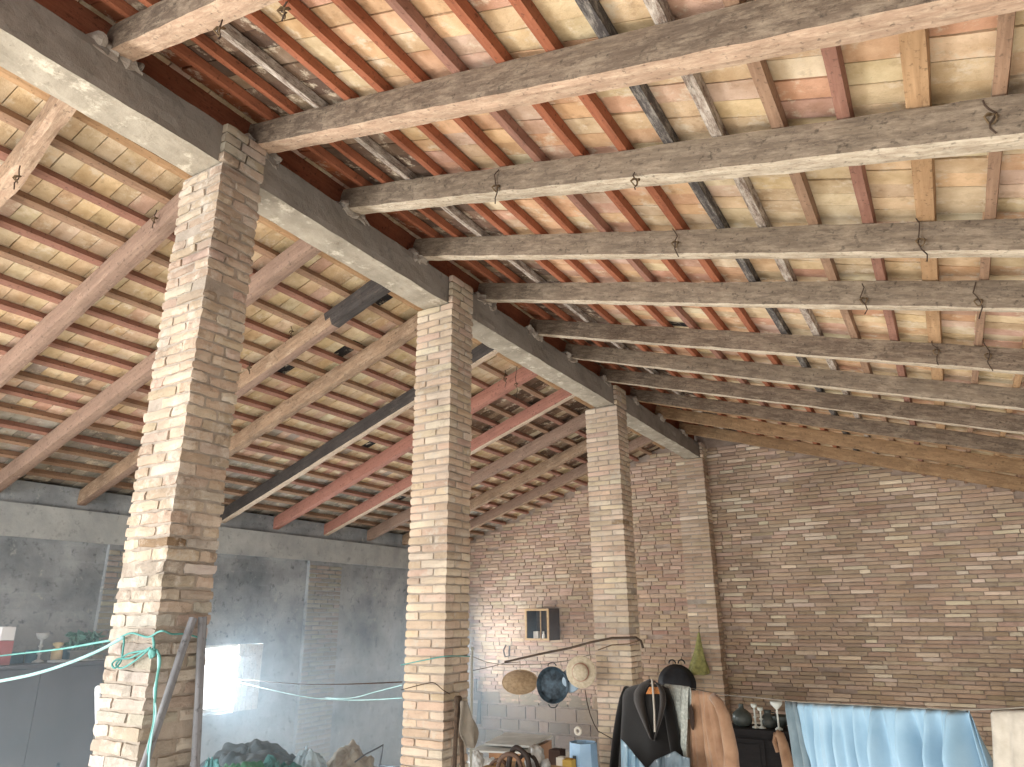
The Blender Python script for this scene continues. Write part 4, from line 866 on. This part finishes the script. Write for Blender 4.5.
rope('clothes_line', [F(124, 637), F(98, 651, .05), F(66, 664, .1), F(34, 674, .15), F(0, 681, .2), F(-40, 688, .25)], .0075, 'turq_p', 'thick pale turquoise line sagging from the nearest pillar to the left edge')
rope('clothes_line', [F(124, 638), onY(95, 643, 2.3), onY(60, 649, 2.6), onY(25, 653, 2.9), onY(-10, 657, 3.2), onY(-50, 661, 3.4)], .006, 'turq', 'thin turquoise line running from the nearest pillar to the left edge, above the thick one')
rope('thin_line', [onX(236, 679, WALLX+.01), onY(300, 684, 5.8), onY(350, 684, 5.0), onY(402, 682, 4.7)], .005, 'wire', 'thin dark line stretched from the window shutter to the middle pillar')
rope('thin_line', [onX(238, 682, WALLX+.01), onY(300, 696, 5.8), onY(350, 700, 5.0), onY(402, 698, 4.7)], .004, 'turq_p', 'lower pale line sagging from the window shutter to the middle pillar')
rope('thin_line', [onY(402, 685, 4.7), onY(375, 692, 5.0), onY(350, 698, 5.4), onX(325, 698, -7.9)], .004, 'turq_p', 'pale line slanting down and left from the middle pillar')
G = lambda x, y: onY(x, y, 4.42-.02); G2 = lambda x, y: onX(x, y, XR+.02)
rope('green_string', [G(401, 665), G(415, 662), G(430, 659), G(443, 656.5), G2(450, 656), G2(460, 656), G2(470, 656.5)], .004, 'turq', 'thin green cord tied round the middle brick pillar')
rope('dark_string', [G(401, 690), G(412, 687), G(424, 684), G(434, 683), G(443, 690), G2(450, 694)], .003, 'wire', 'thin dark cord lower down on the middle brick pillar')
# white pipe at the left of the first pillar and leaning boards on its right side
pp = [onY(98.5, y, 2.45) for y in (690, 705, 730, 760)]; top_ = pp[0]; dv = (pp[-1]-pp[0]).normalized(); k_ = (top_.z-FLOOR)/-dv.z
root = empty('white_pipe', top_+dv*k_, 'white plastic pipe with a capped top standing left of the nearest pillar', 'pipe')
MB().tube([top_-root.location, top_+dv*.15+Vector((.006, 0, 0))-root.location, top_+dv*k_*.4-root.location, Vector((0, 0, 0))], .019, 14).build('pipe_tube', plain('white_pvc', 'c9ced2', 'dfe3e6', .35), root, True)
mb = MB(); mb.tube([onY(98, 688.5, 2.45)-root.location, onY(103, 690, 2.43)-root.location, onY(107, 692, 2.41)-root.location], .017, 12); mb.build('pipe_cap', plain('white_pvc_cap', 'd3d8db', 'e8ecef', .35), root, True)
M['plank'] = wood('grey_plank', '6c6d70', '909194', '4a4b4e', .4)
def plank(xa, ya, xb, yb, wd, lb, X0=XR+.035, X1=XR+.09):
    a, b = onX(xa, ya, X0), onX(xb, yb, X1); L = (b-a).length; d = (b-a).normalized(); b = a+d*((a.z-FLOOR)/-d.z); o = beam('leaning_plank', b, a, .03, wd, [M['plank']], xa, .002, up=Vector((.0, 1, .1)).cross(Vector((1, 0, 0))).cross(d).normalized() if False else Vector((0, 1, 0)), seglen=.08)
    return tag(o, lb, 'plank', 'planks leaning on the nearest pillar')
plank(190, 617, 150, 737, .035, 'dark plank leaning diagonally on the right side of the nearest pillar')
plank(199, 617, 193, 737, .04, 'upright grey plank standing beside the diagonal one on the nearest pillar', XR+.03, XR+.04)


# ------------------------------------------------------------------ light
wd = D.worlds.new('sky'); SC.world = wd; wd.use_nodes = True
bg = wd.node_tree.nodes['Background']; bg.inputs[0].default_value = (.93, .97, 1, 1); bg.inputs[1].default_value = 2.5
def area(name, loc, target, sx, sy, power, col):
    l = D.lights.new(name, 'AREA'); l.shape = 'RECTANGLE'; l.size = sx; l.size_y = sy; l.energy = power; l.color = col
    o = D.objects.new(name, l); COL.objects.link(o); o.location = loc
    o.rotation_euler = (Vector(target)-Vector(loc)).to_track_quat('-Z', 'Y').to_euler(); return o
area('window_and_added_light', (WALLX-.05, 6.45, .87), (-3, 7.8, 1.3), .4, .7, 125, (.86, .94, 1))
area('window_and_added_light', (WALLX-.05, 10.85, 1.1), (-3, 9.5, 1.6), .8, .9, 120, (.92, .97, 1))  # added lamp at an unseen opening behind the middle pillar, brightens the end wall
area('doorway_daylight', (WALLX-.3, .05, .35), (-1.5, 3.2, 2.0), 2.6, 2.2, 560, (1, .985, .965))
area('yard_daylight', (-5.0, -8.5, .8), (-2.2, 8, 2.6), 5.0, 3.0, 1150, (1, .985, .965))
area('added_floor_fill', (-1.8, 5.2, FLOOR+.05), (-1.8, 5.2, 4), 7, 11.5, 290, (1, .955, .9))  # added up-facing lamp standing in for light bounced off the floor
# smoky haze hanging in the left bay
hz = MB().box((WALLX+.02, 1.0, FLOOR+.02), (-3.9, ENDY-.1, 2.9)).build('haze', None or D.materials.new('thin_smoke'))
hm = hz.data.materials[0]; hm.use_nodes = True; nt = hm.node_tree; nt.nodes.clear()
ou = nt.nodes.new('ShaderNodeOutputMaterial'); vs_ = nt.nodes.new('ShaderNodeVolumeScatter'); vs_.inputs['Color'].default_value = (.66, .85, 1, 1); vs_.inputs['Anisotropy'].default_value = .1
tc = nt.nodes.new('ShaderNodeTexCoord'); sp = nt.nodes.new('ShaderNodeSeparateXYZ'); nt.links.new(tc.outputs['Object'], sp.inputs[0])
mr = nt.nodes.new('ShaderNodeMapRange'); mr.interpolation_type = 'SMOOTHSTEP'; mr.inputs['From Min'].default_value = -.3; mr.inputs['From Max'].default_value = 2.5; mr.inputs['To Min'].default_value = .11; mr.inputs['To Max'].default_value = 0
mx = nt.nodes.new('ShaderNodeMapRange'); mx.interpolation_type = 'SMOOTHSTEP'; mx.inputs['From Min'].default_value = -6.4; mx.inputs['From Max'].default_value = -3.95; mx.inputs['To Min'].default_value = 1; mx.inputs['To Max'].default_value = 0
mm = nt.nodes.new('ShaderNodeMath'); mm.operation = 'MULTIPLY'
nt.links.new(sp.outputs['Z'], mr.inputs['Value']); nt.links.new(sp.outputs['X'], mx.inputs['Value']); nt.links.new(mr.outputs[0], mm.inputs[0]); nt.links.new(mx.outputs[0], mm.inputs[1]); nt.links.new(mm.outputs[0], vs_.inputs['Density']); nt.links.new(vs_.outputs[0], ou.inputs['Volume'])
tag(hz, kind='stuff', label='thin bluish smoke hanging in the left bay by the window', cat='haze')
SC.view_settings.view_transform = 'Standard'; SC.view_settings.look = 'None'; SC.view_settings.gamma = 1
SC.view_settings.exposure = 0.0; SC.view_settings.use_curve_mapping = False
SC.cycles.use_denoising = True
SC.cycles.max_bounces = 6; SC.cycles.diffuse_bounces = 4; SC.cycles.volume_bounces = 1; SC.cycles.volume_step_rate = 4
